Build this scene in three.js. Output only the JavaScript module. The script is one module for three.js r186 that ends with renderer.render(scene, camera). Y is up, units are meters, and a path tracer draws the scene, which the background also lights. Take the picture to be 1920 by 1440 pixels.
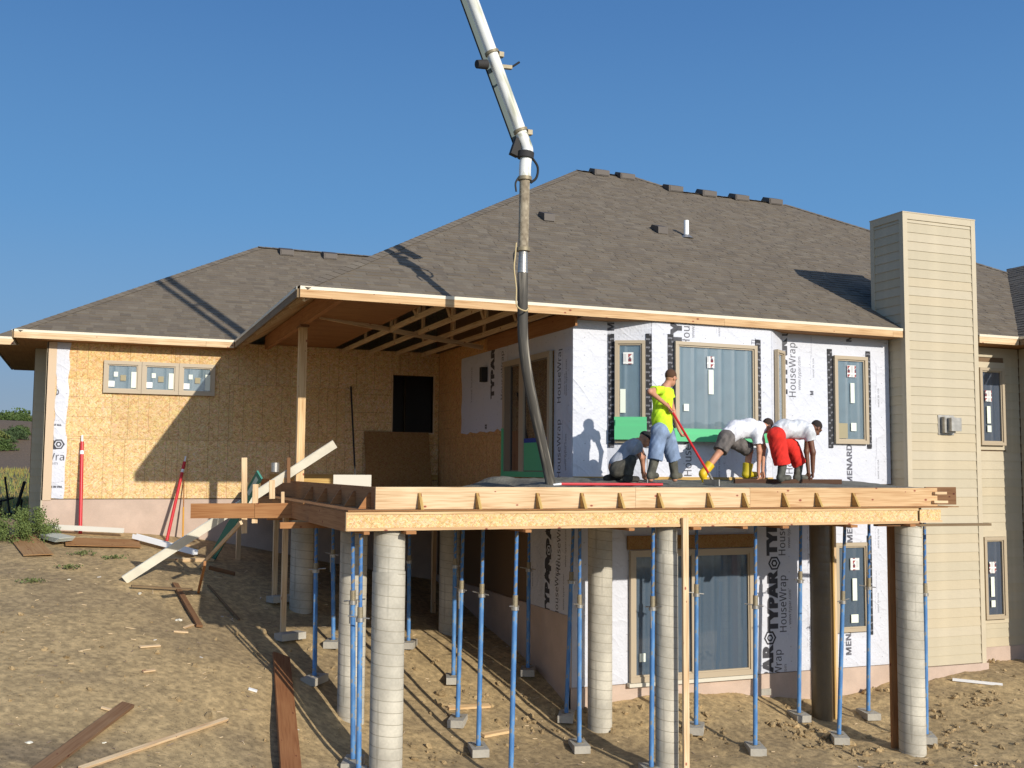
import * as THREE from 'three';
import { mergeGeometries } from 'three/addons/utils/BufferGeometryUtils.js';

// ---------------------------------------------------------------- camera, sky, sun, exposure
const scene = new THREE.Scene();
const EYE = 0.24, YAW = 21.59, PITCH = 4.60, ROLL = 0.484, FPX = 1987;
const RAD = Math.PI / 180;
const camera = new THREE.PerspectiveCamera(2 * Math.atan(720 / FPX) / RAD, 4 / 3, 0.1, 3000);
camera.position.set(0, EYE, 0);
camera.rotation.order = 'YXZ';
camera.rotation.set(PITCH * RAD, -YAW * RAD, ROLL * RAD);
scene.add(camera);
const renderer = new THREE.WebGLRenderer({ antialias: true });
renderer.setSize(1024, 768);
renderer.toneMapping = THREE.LinearToneMapping;
renderer.toneMappingExposure = 1.16;
renderer.shadowMap.enabled = true;
const SUN = new THREE.Vector3(0.245, 0.365, 1).normalize();
const sun = new THREE.DirectionalLight(0xffffff, 3.7);
sun.color.setRGB(1.0, 0.935, 0.84);
sun.position.set(8, -1, -17).addScaledVector(SUN, 60);
sun.target.position.set(8, -1, -17);
sun.castShadow = true;
sun.shadow.mapSize.set(4096, 4096);
Object.assign(sun.shadow.camera, { left: -22, right: 22, top: 18, bottom: -18, near: 1, far: 140 });
scene.add(sun, sun.target);
{ // clear blue sky, paler towards the horizon and round the low sun
  const w = 256, h = 128, d = new Float32Array(w * h * 4);
  const stops = [[-1, .2, .17, .12], [-.02, .25, .26, .26], [0, .27, .335, .41], [.057, .23, .325, .44], [.117, .172, .325, .53], [.225, .11, .272, .525], [.41, .066, .18, .41], [.7, .045, .125, .31], [1, .032, .09, .25]];
  for (let j = 0; j < h; j++) for (let i = 0; i < w; i++) {
    const el = ((j + .5) / h - .5) * Math.PI, az = ((i + .5) / w - .5) * 2 * Math.PI, s = Math.sin(el);
    let k = 0; while (k < stops.length - 2 && s > stops[k + 1][0]) k++;
    const a = stops[k], b = stops[k + 1], t = Math.min(1, Math.max(0, (s - a[0]) / (b[0] - a[0])));
    const dx = Math.cos(el) * Math.cos(az), dz = Math.cos(el) * Math.sin(az);
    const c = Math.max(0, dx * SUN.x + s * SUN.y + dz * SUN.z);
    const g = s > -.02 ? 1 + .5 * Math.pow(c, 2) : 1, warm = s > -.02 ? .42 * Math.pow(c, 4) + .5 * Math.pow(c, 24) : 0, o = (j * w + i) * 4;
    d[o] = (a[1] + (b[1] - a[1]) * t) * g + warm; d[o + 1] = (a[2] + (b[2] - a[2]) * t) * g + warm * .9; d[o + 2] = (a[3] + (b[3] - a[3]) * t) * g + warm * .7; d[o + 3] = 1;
  }
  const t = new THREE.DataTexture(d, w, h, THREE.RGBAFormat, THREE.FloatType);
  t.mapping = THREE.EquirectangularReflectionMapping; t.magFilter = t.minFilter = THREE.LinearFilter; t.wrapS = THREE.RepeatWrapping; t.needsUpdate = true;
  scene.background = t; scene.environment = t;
}

// ---------------------------------------------------------------- helpers. Points are [x, y, z-into-the-scene]; the world z is minus that
let seed = 7;
const rnd = () => { seed = (seed * 1664525 + 1013904223) >>> 0; return seed / 4294967296; };
const rr = (a, b) => a + (b - a) * rnd();
const V = p => new THREE.Vector3(p[0], p[1], -p[2]);
const lerp = (a, b, t) => a + (b - a) * t, clamp = (v, a, b) => Math.min(b, Math.max(a, v));
const mix = (p, q, t) => [lerp(p[0], q[0], t), lerp(p[1], q[1], t), lerp(p[2], q[2], t)];
// pixel of the photograph (1920 x 1440) -> ray
const cy = Math.cos(YAW * RAD), sy = Math.sin(YAW * RAD), cp = Math.cos(PITCH * RAD), sp = Math.sin(PITCH * RAD), cr = Math.cos(ROLL * RAD), sr = Math.sin(ROLL * RAD);
const FW = [sy * cp, sp, cy * cp], R0 = [cy, 0, -sy], U0 = [-sy * sp, cp, -cy * sp];
const RT = R0.map((v, i) => v * cr + U0[i] * sr), UP = U0.map((v, i) => v * cr - R0[i] * sr);
const ray = (x, y) => FW.map((v, i) => v + RT[i] * (x - 960) / FPX + UP[i] * (720 - y) / FPX);
const onZ = (x, y, Z) => { const r = ray(x, y), t = Z / r[2]; return [r[0] * t, EYE + r[1] * t, Z]; };
const onX = (x, y, X) => { const r = ray(x, y), t = X / r[0]; return [X, EYE + r[1] * t, r[2] * t]; };
const onY = (x, y, Y) => { const r = ray(x, y), t = (Y - EYE) / r[1]; return [r[0] * t, Y, r[2] * t]; };

const used = {};
const numbered = n => { const k = used[n] = (used[n] ?? -1) + 1; return k ? n + '_' + String(k).padStart(3, '0') : n; };
function thing(name, label, category, base = [0, 0, 0], group, kind) {
  const o = new THREE.Group(); o.name = numbered(name); o.position.copy(V(base)); scene.add(o);
  o.userData = { label, category }; if (group) o.userData.group = group; if (kind) o.userData.kind = kind;
  return o;
}
function shade(m) { m.castShadow = true; m.receiveShadow = true; return m; }
const wpos = o => { const p = new THREE.Vector3(); for (let q = o; q && q !== scene; q = q.parent) p.add(q.position); return p; };
// a part: geometry given in world coordinates
function part(name, geo, mat, parent) {
  const p = wpos(parent); geo.translate(-p.x, -p.y, -p.z);
  const m = shade(new THREE.Mesh(geo, mat)); m.name = name; parent.add(m); return m;
}
function solo(name, label, category, geo, mat, base, group, kind) { // a thing that is one mesh
  geo.translate(-base[0], -base[1], base[2]);
  const m = shade(new THREE.Mesh(geo, mat)); m.name = numbered(name); m.position.copy(V(base)); scene.add(m);
  m.userData = { label, category }; if (group) m.userData.group = group; if (kind) m.userData.kind = kind;
  return m;
}
function structure(name, geo, mat) { const m = shade(new THREE.Mesh(geo, mat)); m.name = name; m.userData = { kind: 'structure', label: name.replace(/_/g, ' ') }; scene.add(m); return m; }
// box with uv in metres, u along its longest side
function boxGeo(lx, ly, lz) {
  const L = [lx, ly, lz], pos = [], nor = [], uv = [], idx = [];
  const lon = L.indexOf(Math.max(...L)), ou = rr(0, 9), ov = rr(0, 9);
  for (let a = 0; a < 3; a++) for (const s of [-1, 1]) {
    const b = (a + 1) % 3, c = (a + 2) % 3, ua = c === lon ? c : b === lon ? b : (L[b] > L[c] ? b : c), va = ua === b ? c : b, n0 = pos.length / 3;
    for (const [p, q] of [[-1, -1], [1, -1], [1, 1], [-1, 1]]) {
      const v = [0, 0, 0]; v[a] = s * L[a] / 2; v[b] = p * L[b] / 2; v[c] = q * L[c] / 2; pos.push(...v);
      const n = [0, 0, 0]; n[a] = s; nor.push(...n); uv.push(v[ua] + ou, v[va] + ov + a * .37);
    }
    if (s > 0) idx.push(n0, n0 + 1, n0 + 2, n0, n0 + 2, n0 + 3); else idx.push(n0, n0 + 2, n0 + 1, n0, n0 + 3, n0 + 2);
  }
  const g = new THREE.BufferGeometry();
  g.setAttribute('position', new THREE.Float32BufferAttribute(pos, 3)); g.setAttribute('normal', new THREE.Float32BufferAttribute(nor, 3)); g.setAttribute('uv', new THREE.Float32BufferAttribute(uv, 2)); g.setIndex(idx);
  return g;
}
function box(x0, x1, y0, y1, z0, z1) { const g = boxGeo(Math.abs(x1 - x0), Math.abs(y1 - y0), Math.abs(z1 - z0)); g.translate((x0 + x1) / 2, (y0 + y1) / 2, -(z0 + z1) / 2); return g; }
// bar from p to q, h along `up`, w across
function bar(p, q, w, h, up = [0, 1, 0]) {
  const a = V(p), b = V(q), d = b.clone().sub(a), L = d.length(); d.normalize();
  let u = V(up).normalize(); const s = new THREE.Vector3().crossVectors(d, u).normalize(); u = new THREE.Vector3().crossVectors(s, d).normalize();
  const g = boxGeo(L, h, w); g.applyMatrix4(new THREE.Matrix4().makeBasis(d, u, s)); const m = a.add(b).multiplyScalar(.5); g.translate(m.x, m.y, m.z); return g;
}
function rod(p, q, r0, r1 = r0, n = 14) {
  const a = V(p), b = V(q), d = b.clone().sub(a), L = d.length(), g = new THREE.CylinderGeometry(r1, r0, L, n);
  g.applyQuaternion(new THREE.Quaternion().setFromUnitVectors(new THREE.Vector3(0, 1, 0), d.normalize())); const m = a.add(b).multiplyScalar(.5); g.translate(m.x, m.y, m.z); return g;
}
function tube(pts, r, n = 12, seg = 40) { return new THREE.TubeGeometry(new THREE.CatmullRomCurve3(pts.map(V)), seg, r, n, false); }
function ball(p, r, sx = 1, sy_ = 1, sz = 1) { const g = new THREE.SphereGeometry(r, 12, 8); g.scale(sx, sy_, sz); const v = V(p); g.translate(v.x, v.y, v.z); return g; }
function mesh3(pos, idx, uv, col) {
  const g = new THREE.BufferGeometry(); g.setAttribute('position', new THREE.Float32BufferAttribute(pos, 3)); if (uv) g.setAttribute('uv', new THREE.Float32BufferAttribute(uv, 2)); if (col) g.setAttribute('color', new THREE.Float32BufferAttribute(col, 3));
  g.setIndex(idx); g.computeVertexNormals(); return g;
}
const merge = a => mergeGeometries(a.map(g => { const c = g.index ? g.toNonIndexed() : g; for (const k of Object.keys(c.attributes)) if (!['position', 'normal', 'uv'].includes(k)) c.deleteAttribute(k); if (!c.attributes.uv) c.setAttribute('uv', new THREE.Float32BufferAttribute(new Float32Array(c.attributes.position.count * 2), 2)); return c; }));

// ---------------------------------------------------------------- noise and textures
const hash = (x, y, s = 0) => { let h = Math.imul(x | 0, 374761393) ^ Math.imul(y | 0, 668265263) ^ Math.imul(s | 0, 1274126177); h = Math.imul(h ^ (h >>> 13), 1274126177); return ((h ^ (h >>> 16)) >>> 0) / 4294967296; };
function vn(x, y, px = 1 << 20, py = px, s = 0) {
  const xi = Math.floor(x), yi = Math.floor(y), fx = x - xi, fy = y - yi, u = fx * fx * (3 - 2 * fx), v = fy * fy * (3 - 2 * fy);
  const X = ((xi % px) + px) % px, Y = ((yi % py) + py) % py, X1 = (X + 1) % px, Y1 = (Y + 1) % py;
  return lerp(lerp(hash(X, Y, s), hash(X1, Y, s), u), lerp(hash(X, Y1, s), hash(X1, Y1, s), u), v);
}
function fbm(x, y, oct, p = 1 << 20, s = 0) { let a = .5, r = 0, n = 0; for (let i = 0; i < oct; i++) { r += a * vn(x, y, p, p, s + i); n += a; x *= 2; y *= 2; p *= 2; a *= .5; } return r / n; }
const sm0 = t => { t = clamp(t, 0, 1); return t * t * (3 - 2 * t); };
function dataTex(w, h, fn, mw, mh, srgb = true) { // fn(u, v) -> [r, g, b] 0..255 or a number; covers mw x mh metres
  const d = new Uint8Array(w * h * 4);
  for (let j = 0; j < h; j++) for (let i = 0; i < w; i++) { const c = fn(i / w, j / h), o = (j * w + i) * 4; if (typeof c === 'number') d[o] = d[o + 1] = d[o + 2] = clamp(c, 0, 255); else { d[o] = clamp(c[0], 0, 255); d[o + 1] = clamp(c[1], 0, 255); d[o + 2] = clamp(c[2], 0, 255); } d[o + 3] = 255; }
  const t = new THREE.DataTexture(d, w, h); t.wrapS = t.wrapT = THREE.RepeatWrapping; t.magFilter = THREE.LinearFilter; t.minFilter = THREE.LinearMipmapLinearFilter; t.generateMipmaps = true;
  if (srgb) t.colorSpace = THREE.SRGBColorSpace; t.repeat.set(1 / mw, 1 / mh); t.needsUpdate = true; return t;
}
function canvasTex(w, h, draw, mw, mh) {
  const c = document.createElement('canvas'); c.width = w; c.height = h; const g = c.getContext('2d'); draw(g, w, h);
  const t = new THREE.CanvasTexture(c); t.colorSpace = THREE.SRGBColorSpace; t.wrapS = t.wrapT = THREE.RepeatWrapping; t.magFilter = THREE.LinearFilter; if (mw) t.repeat.set(1 / mw, 1 / mh); return t;
}
const std = (o) => new THREE.MeshStandardMaterial(Object.assign({ roughness: .85, side: THREE.DoubleSide }, o));
const phys = (o) => new THREE.MeshPhysicalMaterial(Object.assign({ roughness: .5, side: THREE.DoubleSide }, o));
const rgb = (r, g, b) => new THREE.Color(r / 255, g / 255, b / 255).convertSRGBToLinear();

const woodTex = dataTex(1024, 256, (u, v) => {
  let k = 0, warp = 0;
  for (let i = 0; i < 9; i++) { const kx = hash(i, 1, 91), ky = hash(i, 2, 91); let dx = Math.abs(u - kx), dy = Math.abs(v - ky); dx = Math.min(dx, 1 - dx) * 2.4; dy = Math.min(dy, 1 - dy) * .6; const r = Math.hypot(dx * .6, dy), R = .007 + .009 * hash(i, 3, 91); k = Math.max(k, clamp(1.3 - r / R, 0, 1)); warp += .02 * Math.exp(-r * r / .003); }
  const s = vn(u * 6, (v + warp) * 46, 6, 46, 3) * .5 + vn(u * 12, (v + warp) * 110, 12, 110, 4) * .5, b = fbm(u * 4, v * 3, 3, 4, 8);
  const m = 1 - .2 * Math.pow(s, 2) - .13 * (b - .5), kk = 1 - .4 * k;
  return [224 * m * kk, 198 * Math.pow(m, 1.5) * kk * kk, 158 * m * m * kk * kk];
}, 2.4, .6);
const osbDraw = lines => (g, w, h) => {
  g.fillStyle = 'rgb(208,172,112)'; g.fillRect(0, 0, w, h);
  let s = 11; const q = () => { s = (s * 1664525 + 1013904223) >>> 0; return s / 4294967296; };
  for (let i = 0; i < 20000; i++) {
    const t = q(), l = 8 + q() * 34, b = 2 + q() * 7, a = (q() - .5) * 2.1 + (q() < .25 ? 1.5 : 0);
    const c = t < .5 ? [216 + q() * 26, 186 + q() * 28, 134 + q() * 34] : t < .85 ? [200 + q() * 18, 164 + q() * 20, 110 + q() * 22] : t < .975 ? [178 + q() * 15, 134 + q() * 20, 82 + q() * 18] : [112, 74, 42];
    g.fillStyle = `rgba(${c[0] | 0},${c[1] | 0},${c[2] | 0},.8)`;
    const x = q() * w, y = q() * h; g.save(); g.translate(x, y); g.rotate(a); const k = t > .975 ? .35 : 1; g.fillRect(-l * k / 2, -b * k / 2, l * k, b * k); g.restore();
  }
  if (lines) { for (let i = 0; i < 6; i++) { g.fillStyle = 'rgba(70,48,28,.62)'; g.fillRect(i * w / 6 + 3, 0, 2, h); if (i % 2) g.fillRect(i * w / 6 + w / 12, 0, 1.5, h); } }
};
const osbTex = canvasTex(1024, 1024, osbDraw(true), 2.44, 2.44), osbPlainTex = canvasTex(1024, 1024, osbDraw(false), 1.6, 1.6);
const grain = dataTex(256, 256, (u, v) => 128 + 120 * (fbm(u * 32, v * 32, 3, 32, 5) - .5) * 2, 1, 1, false);
const soft = dataTex(256, 256, (u, v) => 255 * fbm(u * 6, v * 6, 4, 6, 9), 3, 3, false);
const wrinkle = dataTex(512, 512, (u, v) => { const a = fbm(u * 5 + .6 * Math.sin(6.283 * v), v * 5, 3, 5, 21), b = 1 - Math.abs(2 * vn(u * 9 + v * 9, v * 6 - u * 3, 1 << 20, 1 << 20, 22) - 1); return 255 * (.62 * a + .3 * Math.pow(b, 5) * a + .08 * vn(u * 90, v * 90, 90, 90, 3)); }, 2.4, 2.4, false);
const mottle = (c, amp, w, s, oct = 5, f = 8) => dataTex(512, 512, (u, v) => { const n = 1 + amp * (fbm(u * f, v * f, oct, f, s) - .5) * 2, m = 1 + amp * .5 * (vn(u * f * 24, v * f * 24, f * 24, f * 24, s + 40) - .5); return [c[0] * n * m, c[1] * n * m, c[2] * n * m]; }, w, w);
const M = {
  wood: std({ map: woodTex, bumpMap: grain, bumpScale: .001 }),
  woodPale: std({ map: woodTex, color: new THREE.Color(1.0, .95, .84) }),
  woodBrown: std({ map: woodTex, color: rgb(196, 160, 128) }),
  woodDark: std({ map: woodTex, color: rgb(150, 126, 108) }), woodOld: std({ map: woodTex, color: rgb(150, 118, 88) }),
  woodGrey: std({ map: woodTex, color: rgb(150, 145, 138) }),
  woodYellow: std({ map: woodTex, color: rgb(222, 210, 158) }),
  woodForm: std({ map: woodTex, color: rgb(240, 228, 214) }),
  whitewash: std({ map: mottle([226, 220, 200], .06, 1, 31) }),
  osb: std({ map: osbTex }), osbPlain: std({ map: osbPlainTex }), osbOld: std({ map: osbPlainTex, color: rgb(176, 158, 132) }),
  ply: std({ map: woodTex, color: rgb(178, 148, 116) }),
  siding: std({ map: mottle([190, 178, 152], .035, 2, 33), roughness: .7, bumpMap: grain, bumpScale: .0008 }),
  trim: std({ map: mottle([194, 181, 154], .03, 2, 34), roughness: .65 }),
  foundation: std({ map: mottle([190, 168, 150], .07, 2, 35), bumpMap: grain, bumpScale: .002 }),
  cream: std({ color: rgb(204, 198, 180), roughness: .6 }),
  drip: std({ color: rgb(222, 210, 184), roughness: .5 }),
  frame: std({ color: rgb(176, 160, 134), roughness: .5 }),
  frameDark: std({ color: rgb(120, 112, 98), roughness: .5 }),
  tape: std({ map: canvasTex(64, 256, (g, w, h) => { g.fillStyle = 'rgb(34,34,38)'; g.fillRect(0, 0, w, h); g.fillStyle = 'rgba(190,190,196,.75)'; g.font = 'bold 22px sans-serif'; for (let i = 0; i < 6; i++) { g.save(); g.translate(22 + (i % 2) * 26, i * 44 + 40); g.rotate(-Math.PI / 2); g.fillText('flash', 0, 0); g.restore(); } }, .14, .5), roughness: .7 }),
  wrap: std({ color: rgb(206, 208, 215), roughness: .62, bumpMap: wrinkle, bumpScale: .02 }),
  green: std({ color: rgb(92, 188, 130), roughness: .7, bumpMap: soft, bumpScale: .01 }),
  sheetUp: std({ color: rgb(108, 127, 134), roughness: .45, map: mottle([226, 232, 235], .05, 1.2, 36) }), glass: phys({ color: 0xffffff, roughness: .015, transmission: 1, thickness: 0, ior: 1.6 }),
  sheetDimRoom: std({ color: rgb(70, 88, 104), roughness: .45 }),  // darker sheet colour painted to stand in for the dim basement interior
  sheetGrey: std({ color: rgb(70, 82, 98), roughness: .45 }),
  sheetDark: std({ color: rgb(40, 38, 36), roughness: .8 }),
  black: std({ color: rgb(26, 26, 27), roughness: .8 }), dark: std({ color: rgb(48, 46, 44), roughness: .8 }),
  vent: std({ color: rgb(84, 75, 66), roughness: .6 }),
  steel: std({ map: mottle([176, 172, 164], .12, .6, 37), roughness: .42, metalness: .7 }),
  steelDull: std({ map: mottle([150, 138, 112], .18, .5, 38), roughness: .6, metalness: .35 }),
  pvc: std({ color: rgb(238, 238, 236), roughness: .35 }),
  blue: std({ map: dataTex(256, 512, (u, v) => { const w = fbm(u * 4, v * 22, 4, 4, 51), r = w > .56 ? 1 : 0; return r ? [132, 122, 104] : [50 + 50 * w, 98 + 48 * w, 158 + 34 * w]; }, 1, 1), roughness: .55 }),
  blueLow: std({ map: dataTex(256, 512, (u, v) => { const w = fbm(u * 4, v * 18, 4, 4, 55); const d = w > .68 ? 1 : 0; return d ? [132, 140, 146] : [60 + 44 * w, 108 + 46 * w, 164 + 36 * w]; }, 1, 1), roughness: .55 }),
  red: std({ color: rgb(198, 40, 46), roughness: .4 }),
  concrete: std({ map: mottle([176, 170, 156], .1, 1, 41), bumpMap: grain, bumpScale: .003 }),
  wetConcrete: std({ map: mottle([112, 110, 100], .16, 1.2, 42), roughness: .8, bumpMap: grain, bumpScale: .012 }),
  tubeSeam: std({ color: rgb(150, 142, 124) }), tubePale: std({ map: dataTex(256, 512, (u, v) => { const n = .8 + .26 * fbm(u * 5, v * 8, 5, 8, 61) - .1 * sm0((vn(u * 24, v * 3, 24, 3, 62) - .72) / .1) + .05 * (vn(u * 64, v * 128, 64, 128, 63) - .5); return [200 * n, 193 * n, 175 * n]; }, 1, 1), roughness: .8 }),
  tubeWrap: phys({ map: mottle([96, 82, 60], .12, 1, 64), roughness: .35, clearcoat: .5, clearcoatRoughness: .25 }),
  rubber: std({ map: dataTex(128, 512, (u, v) => { const n = fbm(u * 6, v * 14, 4, 6, 71), d = n > .45 ? (n - .45) * 300 : 0; return [72 + d, 68 + d * .95, 61 + d * .85]; }, 1, 1), roughness: .7 }),
  boom: std({ map: dataTex(128, 512, (u, v) => { const n = fbm(u * 5, v * 9, 4, 5, 72), d = n > .58 ? (n - .58) * 300 : 0; return [232 - d, 232 - d, 225 - d * 1.3]; }, 1, 1), roughness: .4 }),
  boomDirty: std({ map: dataTex(128, 512, (u, v) => { const n = fbm(u * 5, v * 7, 4, 5, 73), m = vn(u * 20, v * 30, 20, 30, 74); return [170 - 70 * n + 34 * m, 158 - 72 * n + 34 * m, 134 - 68 * n + 32 * m]; }, 1, 1), roughness: .7 }),
};
M.tape.map.repeat.set(1 / .14, 1 / .5);

// ---------------------------------------------------------------- ground
const CTRL = [[3.37, 14.45, -3.55], [3.12, 15.48, -3.12], [2.73, 17.08, -2.71], [2.5, 18.01, -2.37], [3.56, 15.88, -3.2], [3.12, 17.65, -2.61], [2.85, 18.77, -2.4], [3.7, 15.5, -3.45], [7.69, 15.5, -3.88], [12.04, 13.42, -4.11], [7.7, 13.42, -3.98], [3.6, 19.2, -2.2], [11.97, 15.5, -4.0],
  [-.8, 23.3, -1.05], [1.8, 23.2, -1.22], [8.58, 16, -3.45], [11.2, 16, -3.66], [13.3, 16, -3.74], [14.9, 15.4, -3.47], [16.8, 15.8, -3.42], [7.4, 17.56, -3.2], [7.4, 19.57, -2.97], [7.4, 16.2, -3.58], [.55, 19.3, -1.73], [-.2, 20.8, -1.46], [-.76, 12.44, -2.88], [-.4, 15, -2.44], [2.4, 13.4, -3.44], [2.7, 15.9, -2.75], [5, 23, -1.9], [3, 23, -1.45], [5.5, 18, -2.95], [5.5, 15, -3.75], [5.6, 13, -4.0],
  [9.5, 12, -4.12], [12, 9, -4.25], [16, 13, -3.85], [17.5, 9, -4.0], [0, 6, -3.9], [0, 9, -3.45], [4, 8, -4.1], [-4, 8, -3.4], [-4, 15, -2.3], [-4, 22, -1.2], [-2, 26, -.95], [-6, 30, -.8], [0, 2, -4], [8, 2, -4.2], [22, 14, -3.7], [24, 24, -3], [10, 24, -2.5], [18, 24, -3]];
// smooth surface through the surveyed points: multiquadric basis plus a plane
const loess = (() => {
  const n = CTRL.length, N = n + 3, A = [], phi = r2 => Math.sqrt(r2 + 1.2);
  for (let i = 0; i < N; i++) { A.push(new Float64Array(N + 1)); }
  CTRL.forEach(([x, z, y], i) => { CTRL.forEach(([u, v], j) => { A[i][j] = phi((x - u) ** 2 + (z - v) ** 2); }); A[i][i] -= .22; [1, x, z].forEach((v, k) => { A[i][n + k] = A[n + k][i] = v; }); A[i][N] = y; });
  for (let c = 0; c < N; c++) { let p = c; for (let r = c + 1; r < N; r++) if (Math.abs(A[r][c]) > Math.abs(A[p][c])) p = r; [A[c], A[p]] = [A[p], A[c]]; for (let r = 0; r < N; r++) if (r !== c) { const f = A[r][c] / A[c][c]; if (f) for (let k = c; k <= N; k++) A[r][k] -= f * A[c][k]; } }
  const w = A.map((r, i) => r[N] / r[i]);
  return (X, Z) => { let y = w[n] + w[n + 1] * X + w[n + 2] * Z; for (let i = 0; i < n; i++) y += w[i] * phi((CTRL[i][0] - X) ** 2 + (CTRL[i][1] - Z) ** 2); return y; };
})();
const GX0 = -6, GX1 = 22, GZ0 = 2, GZ1 = 30, GN = 112, LG = new Float64Array((GN + 1) * (GN + 1));
for (let j = 0; j <= GN; j++) for (let i = 0; i <= GN; i++) LG[j * (GN + 1) + i] = loess(lerp(GX0, GX1, i / GN), lerp(GZ0, GZ1, j / GN));
const sm = t => { t = clamp(t, 0, 1); return t * t * (3 - 2 * t); };
function farGround(x, z) { const d = Math.hypot(x - 2, z - 16); let y = -1.2 - 1.6 * sm((x + 6) / 14); if (z > 20) { const l = sm((40 - x) / 50); y = lerp(y, .2, sm((z - 36) / 30) * l) + l * 4.2 * sm((z - 64) / 46) + l * 2 * sm((z - 125) / 120); } else y = lerp(y, -3.2, sm((d - 20) / 40)); return y + .5 * (fbm(x * .05 + 40, z * .05 + 40, 3) - .5) * sm((d - 20) / 30); }
function groundBase(x, z) {
  const fx = clamp((x - GX0) / (GX1 - GX0), 0, 1) * GN, fz = clamp((z - GZ0) / (GZ1 - GZ0), 0, 1) * GN, i = Math.min(GN - 1, fx | 0), j = Math.min(GN - 1, fz | 0), u = fx - i, v = fz - j, n = GN + 1;
  const y = lerp(lerp(LG[j * n + i], LG[j * n + i + 1], u), lerp(LG[(j + 1) * n + i], LG[(j + 1) * n + i + 1], u), v);
  const ex = Math.max(GX0 - x, x - GX1, GZ0 - z, z - GZ1, 0) / 10, inn = Math.min(x - GX0, GX1 - x, z - GZ0, GZ1 - z);
  return lerp(y, farGround(x, z), ex > 0 ? 1 : 1 - sm(inn / 3.5));
}
function rough(x, z) { // how torn up the soil is
  return clamp(.32 + .5 * sm((x - 6) / 5) + .35 * sm((13.2 - z) / 1.5) * sm((x - 2) / 3) + .08 * sm((2.2 - x) / 2) * sm((13.5 - z) / 2) - .16 * sm((3.4 - x) / 1.5) - .1 * sm((z - 15) / 4) * sm((3 - x) / 2), .12, 1);
}
function ground(x, z) {
  const r = rough(x, z), y = groundBase(x, z);
  let n = (fbm(x * .9 + 3, z * .9 + 7, 3) - .5) * .15 * r + (fbm(x * 4 + 11, z * 4 + 5, 3, 1 << 20, 60) - .5) * .06 * r;
  const c = fbm(x * 9, z * 9, 2, 1 << 20, 77); n += Math.pow(Math.abs(c - .5) * 2, .8) * .022 * r - .008 * r;
  n += .05 * (fbm(x * 1.1 + 60, z * .8 + 13, 2, 1 << 20, 63) - .5) * sm((4 - x) / 2);
  for (const [k, o] of [[.55, 8.6], [.55, 10.3]]) { const q = (z - x * k) - o - .25 * Math.sin(x * 1.3), g = Math.exp(-q * q / .02); if (x < 3.2) n += g * (-.035 + .02 * Math.max(0, Math.sin((x + z) * 26))); }
  // ruts of a machine on the left bank
  const t = Math.sin((x * .83 + z * .56) * 9); n += .006 * Math.max(0, t) * sm((2.5 - x) / 1) * sm((16 - z) / 3) * vn(x * 2, z * 2);
  return y + n;
}
const hitGround = (x, y, lift = 0) => { const r = ray(x, y); let t = 3, q; for (; t < 120; t += .02) { q = [r[0] * t, EYE + r[1] * t, r[2] * t]; if (q[1] < groundBase(q[0], q[2]) + lift) break; } return q; };
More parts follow.
